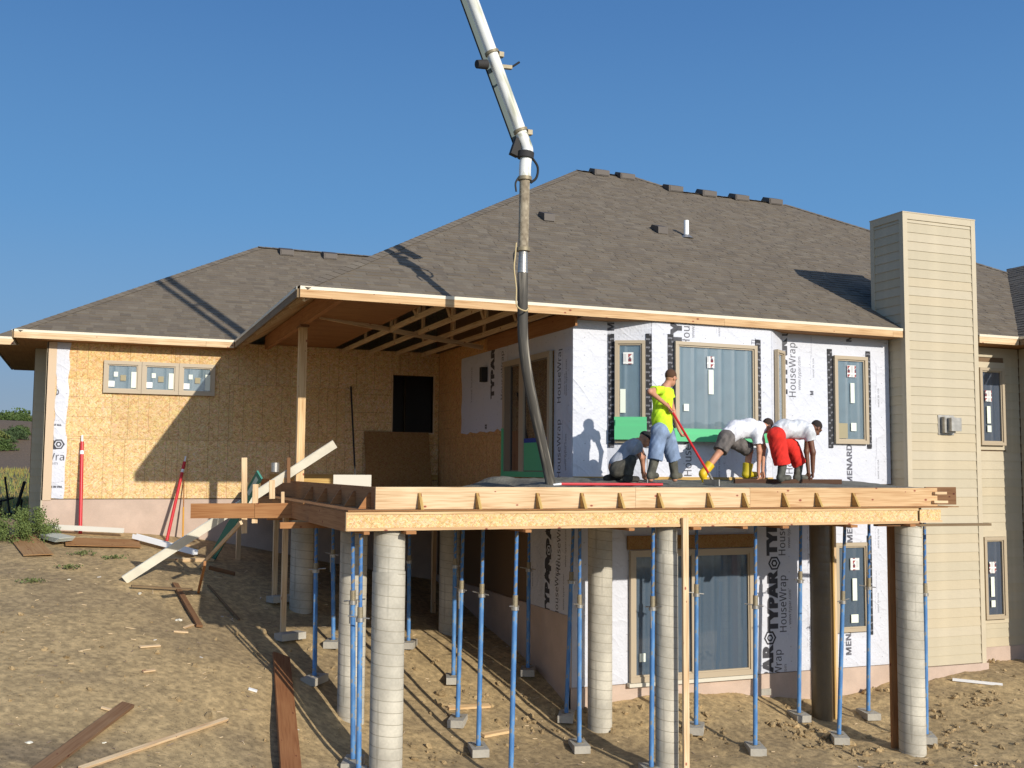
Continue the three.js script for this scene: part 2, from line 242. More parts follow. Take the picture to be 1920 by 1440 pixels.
{
  const axis = (lo, a, b, hi, fine, lim) => { const v = []; let s = fine; for (let p = a; p > lo;) { s *= 1.13; p -= s; v.unshift(Math.max(p, lo)); } for (let p = a; p <= b; p += fine) v.push(p); s = fine; for (let p = b; p < hi;) { s *= 1.13; p += s; v.push(Math.min(p, hi)); } return v; };
  const xs = axis(-600, -2.4, 18, 600, .05), zs = axis(-600, 8.4, 19.6, 900, .05), nx = xs.length, nz = zs.length, pos = new Float32Array(nx * nz * 3), uv = new Float32Array(nx * nz * 2), col = new Float32Array(nx * nz * 3), idx = new Uint32Array((nx - 1) * (nz - 1) * 6);
  let o = 0;
  for (let j = 0; j < nz; j++) for (let i = 0; i < nx; i++) {
    const x = xs[i], z = zs[j], k = j * nx + i; pos[k * 3] = x; pos[k * 3 + 1] = ground(x, z); pos[k * 3 + 2] = -z; uv[k * 2] = x; uv[k * 2 + 1] = z;
    // soil tones: pale dry clay, damp dark crumbs where it was stirred up, grass and bare red soil on the far hill
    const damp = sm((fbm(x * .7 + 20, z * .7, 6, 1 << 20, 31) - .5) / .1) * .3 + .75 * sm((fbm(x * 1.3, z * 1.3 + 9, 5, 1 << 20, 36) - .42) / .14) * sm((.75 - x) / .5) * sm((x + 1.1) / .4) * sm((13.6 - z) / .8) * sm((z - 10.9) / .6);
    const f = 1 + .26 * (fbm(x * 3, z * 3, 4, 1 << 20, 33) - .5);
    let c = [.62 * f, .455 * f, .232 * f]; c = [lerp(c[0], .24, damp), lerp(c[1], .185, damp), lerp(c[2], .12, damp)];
    const far = sm((Math.hypot(x - 6, z - 15) - 13) / 7);
    if (far > 0) { const g = fbm(x * .09, z * .09, 4, 1 << 20, 35), gc = z > 62 && z < 105 && g < .56 ? [.25, .17, .10] : g > .5 ? [.14, .15, .06] : [.22, .2, .08]; c = c.map((q, m) => lerp(q, gc[m], far)); }
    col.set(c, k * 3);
    if (i < nx - 1 && j < nz - 1) { idx.set([k, k + 1, k + nx, k + 1, k + nx + 1, k + nx], o); o += 6; }
  }
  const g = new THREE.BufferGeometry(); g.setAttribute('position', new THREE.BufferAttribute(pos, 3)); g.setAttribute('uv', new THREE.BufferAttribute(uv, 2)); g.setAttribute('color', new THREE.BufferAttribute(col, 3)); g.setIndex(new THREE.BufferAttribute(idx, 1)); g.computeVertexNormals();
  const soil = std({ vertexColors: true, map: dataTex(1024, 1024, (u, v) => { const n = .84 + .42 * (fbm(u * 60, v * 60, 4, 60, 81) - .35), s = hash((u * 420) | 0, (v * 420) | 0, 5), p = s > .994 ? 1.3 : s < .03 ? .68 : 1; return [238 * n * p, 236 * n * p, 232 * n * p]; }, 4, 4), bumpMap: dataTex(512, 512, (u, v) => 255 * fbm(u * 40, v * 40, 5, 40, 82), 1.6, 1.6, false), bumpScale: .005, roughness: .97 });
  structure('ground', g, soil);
  globalThis.soilMat = soil;
}

// ---------------------------------------------------------------- the house
const Z_E = 15.6, Z_W = 16.0, Z_B = 15.65, Z_LE = 22.95, Z_LW = 23.35, X_S = 7.42, FB = 2.75, FT = 2.91, PITCH_R = 7 / 12;
const house = thing('house', 'unfinished house with brown shingle hip roof, raw sheathing and white wrap', 'house', [8, -3.6, 18]);
// --- roof planes: polygon in plan, eave line and upslope direction
const roofY = (e, ux, uz, x, z) => FT + PITCH_R * ((x - e[0]) * ux + (z - e[1]) * uz);
const TAR = [[.16, .129, .092], [.172, .14, .1], [.146, .118, .086], [.182, .15, .108], [.164, .131, .092]];
const shingleMat = std({ vertexColors: true, roughness: .95, bumpMap: grain, bumpScale: .004 });
function roofPlane(poly, e, ux, uz, shingled, parent) {
  // deck: thin slab
  const pos = [], idx = [], n = poly.length, th = .02;
  for (const s of [0, 1]) for (const [x, z] of poly) pos.push(x, roofY(e, ux, uz, x, z) - .012 - s * th, -z);
  const c = THREE.ShapeUtils.triangulateShape(poly.map(p => new THREE.Vector2(p[0], p[1])), []);
  for (const t of c) { idx.push(t[0], t[2], t[1], n + t[0], n + t[1], n + t[2]); }
  for (let i = 0; i < n; i++) { const j = (i + 1) % n; idx.push(i, j, n + j, i, n + j, n + i); }
  const uvs = []; for (let s = 0; s < 2; s++) for (const [x, z] of poly) uvs.push(x, z);
  const g = mesh3(pos, idx, uvs).toNonIndexed(); g.computeVertexNormals();
  const deck = part('roof', g, M.osbPlain, parent);
  if (!shingled) return deck;
  const cs = 1 / Math.sqrt(1 + PITCH_R * PITCH_R), ax = -uz, az = ux; // along-eave axis
  const loc = poly.map(([x, z]) => [(x - e[0]) * ax + (z - e[1]) * az, ((x - e[0]) * ux + (z - e[1]) * uz) / cs]);
  const vmax = Math.max(...loc.map(p => p[1])), ex = .143;
  const span = v => { let lo = 1e9, hi = -1e9; for (let i = 0; i < n; i++) { const a = loc[i], b = loc[(i + 1) % n]; if ((a[1] - v) * (b[1] - v) <= 0 && Math.abs(a[1] - b[1]) > 1e-6) { const u = lerp(a[0], b[0], (v - a[1]) / (b[1] - a[1])); lo = Math.min(lo, u); hi = Math.max(hi, u); } } return [lo, hi]; };
  const P = [], I = [], C = [], T = [];
  const put = (u, v, h) => { const x = e[0] + ax * u + ux * v * cs, z = e[1] + az * u + uz * v * cs, y = FT + PITCH_R * v * cs; P.push(x - ux * h * PITCH_R * cs, y + h * cs, -(z - uz * h * PITCH_R * cs)); T.push(u, v); };
  for (let r = 0; r * ex < vmax; r++) {
    const v0 = r * ex - (r ? 0 : .03), v1 = Math.min(vmax, (r + 1) * ex), s0 = span(Math.max(.002, r * ex + .002)), s1 = span(v1 - .002); if (s0[0] > 1e8 || s1[0] > 1e8) continue;
    let u = Math.min(s0[0], s1[0]) - rr(0, .2); const end = Math.max(s0[1], s1[1]);
    while (u < end) {
      const w = rr(.08, .27), thick = rnd() < .5 ? .006 : .013, t = TAR[(rnd() * 5) | 0], k = rr(.92, 1.08), a0 = clamp(u, s0[0], s0[1]), b0 = clamp(u + w, s0[0], s0[1]), a1 = clamp(u, s1[0], s1[1]), b1 = clamp(u + w, s1[0], s1[1]); u += w;
      if (b0 - a0 < .003 && b1 - a1 < .003) continue;
      const q = P.length / 3; put(a0, v0, thick); put(b0, v0, thick); put(b1, v1, .002); put(a1, v1, .002); put(a0, v0, -.004); put(b0, v0, -.004);
      I.push(q, q + 1, q + 2, q, q + 2, q + 3, q + 4, q + 5, q + 1, q + 4, q + 1, q); for (let m = 0; m < 6; m++) C.push(t[0] * k, t[1] * k, t[2] * k);
    }
  }
  const sg = mesh3(P, I, T, C).toNonIndexed(); sg.computeVertexNormals();
  const s = part('shingles', sg, shingleMat, deck); s.userData.kind = 'stuff';
  return deck;
}
const roofMain = roofPlane([[2.78, 15.6], [16.9, 15.6], [20.75, 19.45], [16.95, 23.25], [13.8, 23.25], [12.95, 24.1], [11.28, 24.1]], [2.78, 15.6], 0, 1, true, house);
const roofLeft = roofPlane([[-1.5, 22.95], [2.78, 22.95], [8.2, 28.4], [3.95, 28.4]], [-1.5, 22.95], 0, 1, true, house);
roofPlane([[2.78, 15.6], [11.28, 24.1], [2.78, 32.6]], [2.78, 15.6], 1, 0, true, house);
roofPlane([[-1.5, 22.95], [3.95, 28.4], [-1.5, 33.85]], [-1.5, 22.95], 1, 0, false, house);
roofPlane([[2.78, 32.6], [11.28, 24.1], [12.95, 24.1], [21.45, 32.6]], [2.78, 32.6], 0, -1, false, house);
roofPlane([[3.95, 28.4], [8.2, 28.4], [8.2, 33.85], [-1.5, 33.85]], [3.95, 33.85], 0, -1, false, house);
roofPlane([[16.95, 23.25], [20.75, 19.45], [24.6, 23.3], [24.6, 30.9]], [24.6, 23.25], -1, 0, false, house);
roofPlane([[13.8, 23.25], [16.95, 23.25], [24.6, 30.9], [21.4, 30.9]], [14, 30.9], 0, -1, false, house);
roofPlane([[16.9, 13.85], [21.0, 13.85], [21.0, 19.7], [20.75, 19.45], [16.9, 15.6]], [16.9, 15.6], 1, 0, true, house);
roofPlane([[21.0, 13.85], [25.1, 13.85], [25.1, 23], [21.0, 19.7]], [25.1, 14], -1, 0, false, house);
roofPlane([[-2.0, 24.4], [2.6, 24.4], [3, 27.6], [1.2, 27.6]], [-2.0, 24.4], 0, 1, true, house);
roofPlane([[-2.0, 24.4], [1.2, 27.6], [-2.0, 30.8]], [-2.0, 24.4], 1, 0, false, house);
// cap shingles on hips and ridges
function caps(p, q, parent) {
  const a = [p[0], p[1], p[2]], L = Math.hypot(q[0] - p[0], q[1] - p[1], q[2] - p[2]), n = Math.floor(L / .19), P = [], I = [], C = [];
  const d = V(q).sub(V(p)).normalize(), s = new THREE.Vector3().crossVectors(d, new THREE.Vector3(0, 1, 0)).normalize(), u = new THREE.Vector3().crossVectors(s, d).normalize(), A = V(p);
  for (let i = 0; i < n; i++) {
    const t = TAR[(rnd() * 5) | 0], k = rr(.95, 1.12), o = P.length / 3;
    for (const [f, h] of [[i * .19 - .02, .02], [i * .19 + .25, .012]]) for (const [w, dd] of [[-.15, -.055], [0, 0], [.15, -.055]]) { const v = A.clone().addScaledVector(d, f).addScaledVector(s, w).addScaledVector(u, h + dd); P.push(v.x, v.y, v.z); C.push(t[0] * k, t[1] * k, t[2] * k); }
    I.push(o, o + 1, o + 4, o, o + 4, o + 3, o + 1, o + 2, o + 5, o + 1, o + 5, o + 4);
  }
  const g = mesh3(P, I, null, C).toNonIndexed(); g.setAttribute('uv', new THREE.Float32BufferAttribute(new Float32Array(g.attributes.position.count * 2), 2)); g.computeVertexNormals(); const m = part('cap_shingles', g, shingleMat, parent); m.userData.kind = 'stuff';
}
const ry = t => FT + PITCH_R * t;
caps([2.8, FT + .01, 15.62], [11.28, ry(8.5), 24.1], roofMain); caps([11.28, ry(8.5), 24.1], [12.95, ry(8.5), 24.1], roofMain); caps([12.95, ry(8.5), 24.1], [13.8, ry(7.65), 23.25], roofMain); caps([13.8, ry(7.65), 23.25], [16.95, ry(7.65), 23.25], roofMain); caps([20.75, ry(3.85), 19.45], [16.95, ry(7.65), 23.25], roofMain);
caps([-1.48, FT + .01, 22.97], [3.95, ry(5.45), 28.4], roofLeft); caps([3.95, ry(5.45), 28.4], [8.2, ry(5.45), 28.4], roofLeft);
// --- fascia boards with the pale drip edge above them
function fascia(p, q, out, mat = M.woodForm, len = 3.66) {
  const L = Math.hypot(q[0] - p[0], q[1] - p[1]), dx = (q[0] - p[0]) / L, dz = (q[1] - p[1]) / L;
  for (let s = 0; s < L - .01; s += len) { const e = Math.min(L, s + len) - .004; part('fascia_board', bar([p[0] + dx * s + out[0] * .019, (FB + FT - .03) / 2, p[1] + dz * s + out[1] * .019], [p[0] + dx * e + out[0] * .019, (FB + FT - .03) / 2, p[1] + dz * e + out[1] * .019], .038, FT - .03 - FB), mat, house); }
  part('drip_edge', bar([p[0] + out[0] * .04, FT - .016, p[1] + out[1] * .04], [q[0] + out[0] * .04, FT - .016, q[1] + out[1] * .04], .006, .05), M.drip, house);
}
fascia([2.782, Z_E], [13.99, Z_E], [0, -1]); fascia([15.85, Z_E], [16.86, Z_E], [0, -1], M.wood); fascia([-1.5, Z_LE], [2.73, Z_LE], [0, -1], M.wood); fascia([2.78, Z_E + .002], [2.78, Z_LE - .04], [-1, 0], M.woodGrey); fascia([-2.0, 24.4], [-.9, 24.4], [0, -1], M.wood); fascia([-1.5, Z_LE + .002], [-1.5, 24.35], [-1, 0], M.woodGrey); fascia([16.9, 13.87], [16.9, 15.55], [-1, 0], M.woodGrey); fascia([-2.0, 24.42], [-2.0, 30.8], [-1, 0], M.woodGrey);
// --- soffits
const soffit = M.ply;
part('soffit', box(7.45, 14.0, FB - .002, FB + .012, Z_E + .02, 16.2), soffit, house);
part('soffit', box(-1.48, 2.8, FB - .002, FB + .012, Z_LE + .02, Z_LW + .05), soffit, house); part('soffit', box(-1.48, -.87, FB - .003, FB + .011, Z_LW + .05, 24.4), soffit, house);
part('soffit', box(-1.98, -.9, FB - .004, FB + .01, 24.42, 30.8), soffit, house);
part('soffit', box(15.8, 17.3, FB - .002, FB + .012, Z_E + .02, 16.1), soffit, house);
part('soffit', box(16.92, 17.4, FB - .004, FB + .008, 13.87, 15.6), soffit, house);
// --- walls: cores
const core = std({ color: rgb(120, 96, 70) });
const wallCore = (x0, x1, y0, y1, z0, z1, mat = core) => part('wall', box(x0, x1, y0, y1, z0, z1), mat, house);
const hole = { x0: 6.33, x1: 7.29, y0: 1.055, y1: 2.36 };
const wallLeft = wallCore(-.86, hole.x0, -.43, 2.9, Z_LW + .02, Z_LW + .16); wallCore(hole.x1, X_S + .1, -.43, 2.9, Z_LW + .02, Z_LW + .16); wallCore(hole.x0, hole.x1, hole.y1, 2.9, Z_LW + .02, Z_LW + .16); wallCore(hole.x0, hole.x1, -.43, hole.y0, Z_LW + .02, Z_LW + .16);
const wallSide = wallCore(X_S + .02, X_S + .16, -3.6, 2.9, 16.05, Z_LW + .3); wallCore(X_S + .02, X_S + .16, 2.9, 3.6, 17.1, Z_LW + .3);
const wallFront = wallCore(X_S + .005, 8.06, -.3, 2.9, Z_W + .005, Z_W + .15); wallCore(X_S + .005, 14.1, -3.32, -.301, Z_W + .005, Z_W + .15); wallCore(11.6, 14.1, -.3, 2.9, Z_W + .005, Z_W + .15);
// bay
const bayPts = [[8.06, Z_W + .005], [8.72, Z_B + .005], [11.12, Z_B + .005], [11.6, Z_W + .005]];
{ const pos = [], idx = []; for (const y of [-.3, 2.9]) for (const [x, z] of [...bayPts, [11.6, 16.15], [8.06, 16.15]]) pos.push(x, y, -z); for (let i = 0; i < 6; i++) { const j = (i + 1) % 6; idx.push(i, j, 6 + j, i, 6 + j, 6 + i); } const g = mesh3(pos, idx, pos.flatMap((v, i) => i % 3 ? [] : [pos[i], pos[i + 1]])).toNonIndexed(); g.computeVertexNormals(); part('bay_wall', g, core, house); }
wallCore(15.7, 17.4, -3.3, 2.9, Z_W + .03, Z_W + .18); wallCore(17.33, 17.5, -3.3, 2.9, 14.25, 16.1); wallCore(17.5, 24, -3.3, 2.9, 14.25, 14.4); wallCore(-1.2, -.7, -1.2, 2.9, 24.83, 24.98); wallCore(-1.2, -1.05, -1.2, 2.9, 24.98, 33);
wallCore(-.86, -.72, -1.2, 2.9, Z_LW + .16, 24.83);
// closing walls at the back and the room behind the opening
wallCore(-.7, 21, -3, 2.9, 31.8, 32); wallCore(20.9, 21, -3.3, 2.9, 16, 31.8); part('floor', box(-.7, 20.9, -.28, -.08, 23.52, 31.8), M.ply, house); part('floor', box(7.6, 20.9, -.28, -.08, 16.2, 23.52), M.ply, house); part('ceiling', box(-.7, 20.9, 2.78, 2.8, 23.52, 31.8), M.concrete, house);
part('inner_wall', box(4.6, 4.72, -.08, 2.78, 23.52, 28), M.wood, house); part('inner_wall', box(4.72, 9.5, -.08, 2.78, 27.9, 28), std({ color: rgb(150, 148, 144) }), house);
for (let i = 0; i < 3; i++) part('stud', box(6.3 + i * .41, 6.34 + i * .41, -.08, 2.78, 25.2, 25.29), M.woodGrey, house);
// foundations
part('foundation', box(-.88, 7.45, -3, -.445, Z_LW - .012, Z_LW + .2), M.foundation, house);
part('foundation', box(X_S - .02, X_S + .1, -4.4, -2.16, 16.0, Z_LW + .1), M.foundation, house);
part('foundation', box(X_S - .02, 14.02, -4.6, -3.31, Z_W - .02, Z_W + .1), M.foundation, house);
part('foundation', box(14.0, 15.83, -4.6, -3.31, 15.53, 16.3), M.foundation, house); part('foundation', box(15.83, 17.4, -4.6, -3.12, Z_W - .01, Z_W + .1), M.foundation, house); part('foundation', box(17.3, 17.45, -4.6, -3.12, 14.22, Z_W - .02), M.foundation, house);
// --- sheathing panels on the left wing and the porch walls
function panels(u0, u1, y0, y1, holes, place, parent, mat = [M.osb, std({ map: osbTex, color: rgb(250, 244, 232) }), std({ map: osbTex, color: rgb(242, 240, 236) })]) {
  let row = 0;
  for (let y = y0; y < y1 - .01; y += 1.22, row++) {
    const yt = Math.min(y + 1.22, y1); let u = u0 - (row % 2) * 1.22;
    for (; u < u1; u += 2.44) {
      let rs = [[Math.max(u, u0), Math.min(u + 2.44, u1), y, yt]]; if (rs[0][1] - rs[0][0] < .02) continue;
      for (const h of holes) rs = rs.flatMap(([a, b, c, d]) => { if (h.x1 <= a || h.x0 >= b || h.y1 <= c || h.y0 >= d) return [[a, b, c, d]]; const o = []; if (h.x0 > a) o.push([a, h.x0, c, d]); if (h.x1 < b) o.push([h.x1, b, c, d]); const a2 = Math.max(a, h.x0), b2 = Math.min(b, h.x1); if (h.y0 > c) o.push([a2, b2, c, h.y0]); if (h.y1 < d) o.push([a2, b2, h.y1, d]); return o; });
      for (const [a, b, c, d] of rs) { const k = rr(-.003, .003); part('osb_panel', place(a + .002, b - .002, c + .002, d - .002, k), Array.isArray(mat) ? mat[(rnd() * mat.length) | 0] : mat, parent); }
    }
  }
}
panels(-.86, X_S + .005, -.43, 2.9, [hole], (a, b, c, d, k) => box(a, b, c, d, Z_LW + k, Z_LW + .019), wallLeft);
panels(16.3, Z_LW - .02, -.3, 2.9, [], (a, b, c, d, k) => box(X_S + k, X_S + .019, c, d, a, b), wallSide, std({ map: osbTex, color: rgb(238, 214, 186) }));
for (const [x0, x1, y0, y1] of [[hole.x0 - .03, hole.x0, hole.y0, hole.y1], [hole.x1, hole.x1 + .03, hole.y0, hole.y1], [hole.x0 - .03, hole.x1 + .03, hole.y0 - .03, hole.y0]]) part('opening_trim', box(x0, x1, y0, y1, Z_LW - .012, Z_LW + .16), M.wood, wallLeft);
// --- lap siding: each board a mesh of its own
const EXPO = .1715;
const boardGeo = (() => { const y0 = -.018, y1 = EXPO, P = [], I = []; for (const x of [0, 1]) P.push(x, y0, .022, x, y1, .008, x, y1, 0, x, y0, 0); for (const [a, b] of [[0, 1], [1, 2], [2, 3], [3, 0]]) I.push(a, b, 4 + b, a, 4 + b, 4 + a); I.push(0, 1, 2, 0, 2, 3, 4, 6, 5, 4, 7, 6); const g = mesh3(P, I).toNonIndexed(); g.setAttribute('uv', new THREE.Float32BufferAttribute([...Array(g.attributes.position.count)].flatMap((_, i) => [g.attributes.position.getX(i) * 1.7, g.attributes.position.getY(i)]), 2)); g.computeVertexNormals(); return g; })();
const sideMats = [M.siding, std({ map: M.siding.map, color: rgb(250, 250, 248), roughness: .7, bumpMap: grain, bumpScale: .0008 }), std({ map: M.siding.map, color: rgb(255, 252, 246), roughness: .68, bumpMap: grain, bumpScale: .0008 })];
function siding(p, q, y0, y1, parent, gaps = () => null) { // from plan point p to q, outward is to the right of p->q seen from above in the scene
  const L = Math.hypot(q[0] - p[0], q[1] - p[1]), a = Math.atan2(q[1] - p[1], q[0] - p[0]), w = wpos(parent);
  for (let i = 0, y = y0; y < y1 - .03; i++, y += EXPO) {
    const segs = gaps(y + EXPO / 2) || [[0, L]];
    for (const [s, e] of segs) { const m = shade(new THREE.Mesh(boardGeo, sideMats[(rnd() * 3) | 0])); m.name = 'siding_board'; const f = s / L; m.position.set(lerp(p[0], q[0], f) - w.x, y - w.y, -lerp(p[1], q[1], f) - w.z); m.rotation.y = a; m.scale.set(e - s, Math.min(1, (y1 - y) / EXPO), 1); parent.add(m); }
  }
}
const CX0 = 14.03, CX1 = 15.79, CZ = 15.55, CT = 5.13;
const chimney = part('chimney', box(CX0 + .03, CX1 - .03, -3.31, CT - .01, CZ + .03, 16.45), core, house);
siding([CX0 + .1, CZ + .028], [CX1 - .1, CZ + .028], -3.28, CT - .12, chimney); siding([CX0 + .028, 16.36], [CX0 + .028, CZ + .09], -3.28, CT - .12, chimney); siding([CX1 - .028, CZ + .1], [CX1 - .028, 16.36], -3.28, CT - .12, chimney);
for (const [x0, x1, z0, z1] of [[CX0 - .004, CX0 + .1, CZ - .004, CZ + .03], [CX1 - .1, CX1 + .004, CZ - .004, CZ + .03], [CX0 - .006, CX0 + .03, CZ + .03, CZ + .1], [CX1 - .03, CX1 + .006, CZ + .03, CZ + .1], [CX0 - .004, CX0 + .03, 16.35, 16.45]]) part('corner_trim', box(x0, x1, -3.31, CT, z0, z1), M.trim, chimney);
part('top_trim', box(CX0 + .1, CX1 - .1, CT - .12, CT, CZ - .002, CZ + .03), M.trim, chimney); part('top_trim', box(CX0 - .002, CX0 + .03, CT - .12, CT, CZ + .1, 16.35), M.trim, chimney); part('chimney_cap', box(CX0 - .01, CX1 + .01, CT, CT + .02, CZ - .01, 16.46), M.trim, chimney);
{ const v = part('exhaust_vent', box(14.77, 15.15, .955, 1.325, CZ - .0, CZ + .02), M.steel, chimney); part('vent_hood', box(14.83, 15.09, .99, 1.29, CZ - .1, CZ - .002), M.steel, v); part('vent_face', box(14.9, 15.14, 1.02, 1.27, CZ - .2, CZ - .104), M.steel, v); }
// recessed wall right of the chimney, the projecting wing and the shaded bit of wall on the far left
const W5 = { x0: 16.2, x1: 16.83, y0: .79, y1: 2.32 }, W6 = { x0: 16.2, x1: 16.75, y0: -2.58, y1: -1.0 };
siding([15.78, Z_W + .028], [17.3, Z_W + .028], -3.1, 2.74, house, y => { for (const w of [W5, W6]) if (y > w.y0 - .08 && y < w.y1 + .16) return [[0, w.x0 - .09 - 15.78], [w.x1 + .09 - 15.78, 1.52]]; return null; });
siding([17.328, 16.0], [17.328, 14.3], -3.1, 2.74, house); part('corner_trim', box(17.29, 17.33, -3.12, 2.74, 14.22, 14.31), M.trim, house); part('corner_trim', box(15.795, 15.86, -3.12, 2.74, Z_W - .02, Z_W + .02), M.trim, house);
siding([-1.19, 24.828], [-.66, 24.828], -1.0, 2.74, house); siding([-.858, 24.8], [-.858, 23.5], -1.0, 2.74, house);
part('corner_trim', box(-.9, -.72, -.46, 2.74, Z_LW - .03, Z_LW - .006), std({ color: rgb(204, 180, 150), roughness: .7 }), house); part('corner_trim', box(-.905, -.875, -1.1, 2.74, Z_LW - .03, Z_LW + .1), M.trim, house);
// --- white wrap with its print
function wrapFace(p, q, y0, y1, prints, edge) { // p, q plan points
  const L = Math.hypot(q[0] - p[0], q[1] - p[1]), H = y1 - y0, dx = (q[0] - p[0]) / L, dz = (q[1] - p[1]) / L, S = 150, w = Math.round(L * S), h = Math.round(H * S), nx = dz, nz = -dx; // outward normal
  const uvOf = (x, y) => { const r = ray(x, y), t = (p[0] * nx + p[1] * nz) / (r[0] * nx + r[2] * nz), X = r[0] * t, Z = r[2] * t; return [(X - p[0]) * dx + (Z - p[1]) * dz, EYE + r[1] * t]; };
  const tex = canvasTex(w, h, g => {
    g.fillStyle = 'rgb(204,206,213)'; g.fillRect(0, 0, w, h);
    for (let i = 0; i < w * h / 500; i++) { g.fillStyle = rnd() < .5 ? 'rgba(235,235,240,.35)' : 'rgba(140,140,155,.16)'; g.fillRect(rnd() * w, rnd() * h, rr(1, 3), rr(1, 5)); }
    for (let a = .2; a < L; a += .406) for (let b = .1; b < H; b += .3) { g.fillStyle = 'rgba(120,118,120,.8)'; g.fillRect(a * S + rr(-4, 4), b * S + rr(-9, 9), 3, 1.6); }
    for (const t of prints) {
      let [s, Y] = t.px ? uvOf(...t.px) : [t.s, t.y]; const X = s * S, T = (y1 - Y) * S, fs = (t.h || .1) * S;
      g.save(); g.translate(X, T); g.rotate(t.r ?? -Math.PI / 2); g.textAlign = 'center'; g.textBaseline = 'middle'; g.fillStyle = t.c || 'rgb(58,58,64)';
      if (t.logo) { const R = fs / 2; for (let k = 0; k < 4; k++) { const r = R * (1 - k * .24); g.fillStyle = k % 2 ? 'rgb(204,206,213)' : 'rgb(36,36,42)'; g.beginPath(); for (let a = 0; a < 6; a++) g.lineTo(r * Math.cos(a * Math.PI / 3 + .5), r * Math.sin(a * Math.PI / 3 + .5)); g.closePath(); g.fill(); } }
      else { g.font = (t.b ? '900 ' : t.i ? '300 ' : '') + fs + 'px sans-serif'; const m = g.measureText(t.t).width || fs * t.t.length * .6; g.scale((t.w ? t.w * S / m : 1), 1); if (t.o) { g.lineWidth = Math.max(1.5, fs * .07); g.strokeStyle = 'rgb(50,50,58)'; g.strokeText(t.t, 0, 0); } else g.fillText(t.t, 0, 0); if (t.b) { g.lineWidth = fs * .07; g.strokeStyle = g.fillStyle; g.strokeText(t.t, 0, 0); } }
      g.restore();
    }
  });
  tex.wrapS = tex.wrapT = THREE.ClampToEdgeWrapping;
  const nu = Math.max(6, Math.round(L / .06)), nv = Math.round(H / .06), P = [], I = [], T = [];
  for (let j = 0; j <= nv; j++) for (let i = 0; i <= nu; i++) {
    let s = L * i / nu, y = y0 + H * j / nv; if (edge && (i === 0 || i === nu)) s += edge * (vn(y * 4, i, 1 << 20, 1 << 20, 5) - .5); if (edge && j === 0) y += edge * .8 * (vn(s * 5, 3, 1 << 20, 1 << 20, 6) - .5);
    const o = .006 + (i && j && i < nu && j < nv ? .016 * fbm(s * 2.6 + p[0], y * 1.7 + s * .8, 4, 1 << 20, 44) : 0); P.push(p[0] + dx * s + nx * o, y, -(p[1] + dz * s + nz * o)); T.push(i / nu, j / nv);
    if (i < nu && j < nv) { const k = j * (nu + 1) + i; I.push(k, k + 1, k + nu + 2, k, k + nu + 2, k + nu + 1); }
  }
  const mat = std({ map: tex, roughness: .6, bumpMap: wrinkle.clone(), bumpScale: .045 }); mat.bumpMap.repeat.set(L / 2.4, H / 2.4); mat.bumpMap.needsUpdate = true;
  return part('house_wrap', mesh3(P, I, T), mat, house);
}
const brand = (x, y, k = 1) => [{ t: 'TYPAR', px: [x, y], h: .27 * k, w: 1.05 * k, b: 1 }, { t: 'HouseWrap', px: [x + 19 * k, y + 4], h: .2 * k, w: 1.02 * k, i: 1 }, { t: 'www.typar.com', px: [x + 32 * k, y + 10], h: .08 * k, w: .62 * k, i: 1, c: 'rgb(80,80,88)' }, { logo: 1, px: [x + 3, y - 72 * k], h: .26 * k }];
const made = (x, y) => [{ t: 'MADE IN USA', px: [x, y], h: .05, w: .36, c: 'rgb(90,90,98)' }, { t: '__ __ _ __', px: [x - 7, y - 6], h: .05, w: .36, c: 'rgb(130,130,140)' }, { t: 'for installation see guide', px: [x - 4, y - 40], h: .035, w: .4, c: 'rgb(160,160,170)' }];
const store = (x, y) => [{ t: 'MENARDS', px: [x, y], h: .16, w: .85, o: 1 }];
wrapFace([X_S, 21.7], [X_S, 18.95], 1.0, 2.62, [...brand(925, 700, .95), { t: 'TYPAR WEATHER', px: [886, 722], h: .07, w: .75, c: 'rgb(90,90,98)' }, { t: 'II', px: [912, 800], h: .12, b: 1 }], .08);
wrapFace([X_S, 18.95], [X_S, Z_W - .01], 2.3, 2.9, [...brand(1034, 560)], .03); wrapFace([X_S, 16.75], [X_S, Z_W - .012], .08, 2.31, [...brand(1031, 698), ...brand(1030, 838), ...made(1060, 720), ...made(1060, 850)]);
wrapFace([X_S, Z_W], [8.06, Z_W], .02, 2.9, [...store(1146, 585)]); wrapFace([8.06, Z_W], [8.72, Z_B], .02, 2.9, [...store(1145, 575), ...made(1222, 612), ...made(1219, 755)]);
wrapFace([8.72, Z_B], [11.12, Z_B], .02, 2.9, [...brand(1267, 590), ...made(1348, 612), ...made(1348, 880), { t: 'HouseWrap', px: [1289, 838], h: .2, w: 1.02, i: 1 }, { t: 'TL', px: [1412, 640], h: .12 }]); wrapFace([11.12, Z_B], [11.6, Z_W], .02, 2.9, []);
wrapFace([11.6, Z_W], [14.02, Z_W], .02, 2.9, [...brand(1466, 690), { t: 'HouseWrap', px: [1479, 838], h: .2, w: 1.0, i: 1 }, ...made(1524, 690), ...made(1524, 860), { t: 'M', px: [1521, 737], h: .1, o: 1 }, ...store(1592, 866), ...store(1590, 600), ...made(1646, 746), ...made(1646, 880)]);
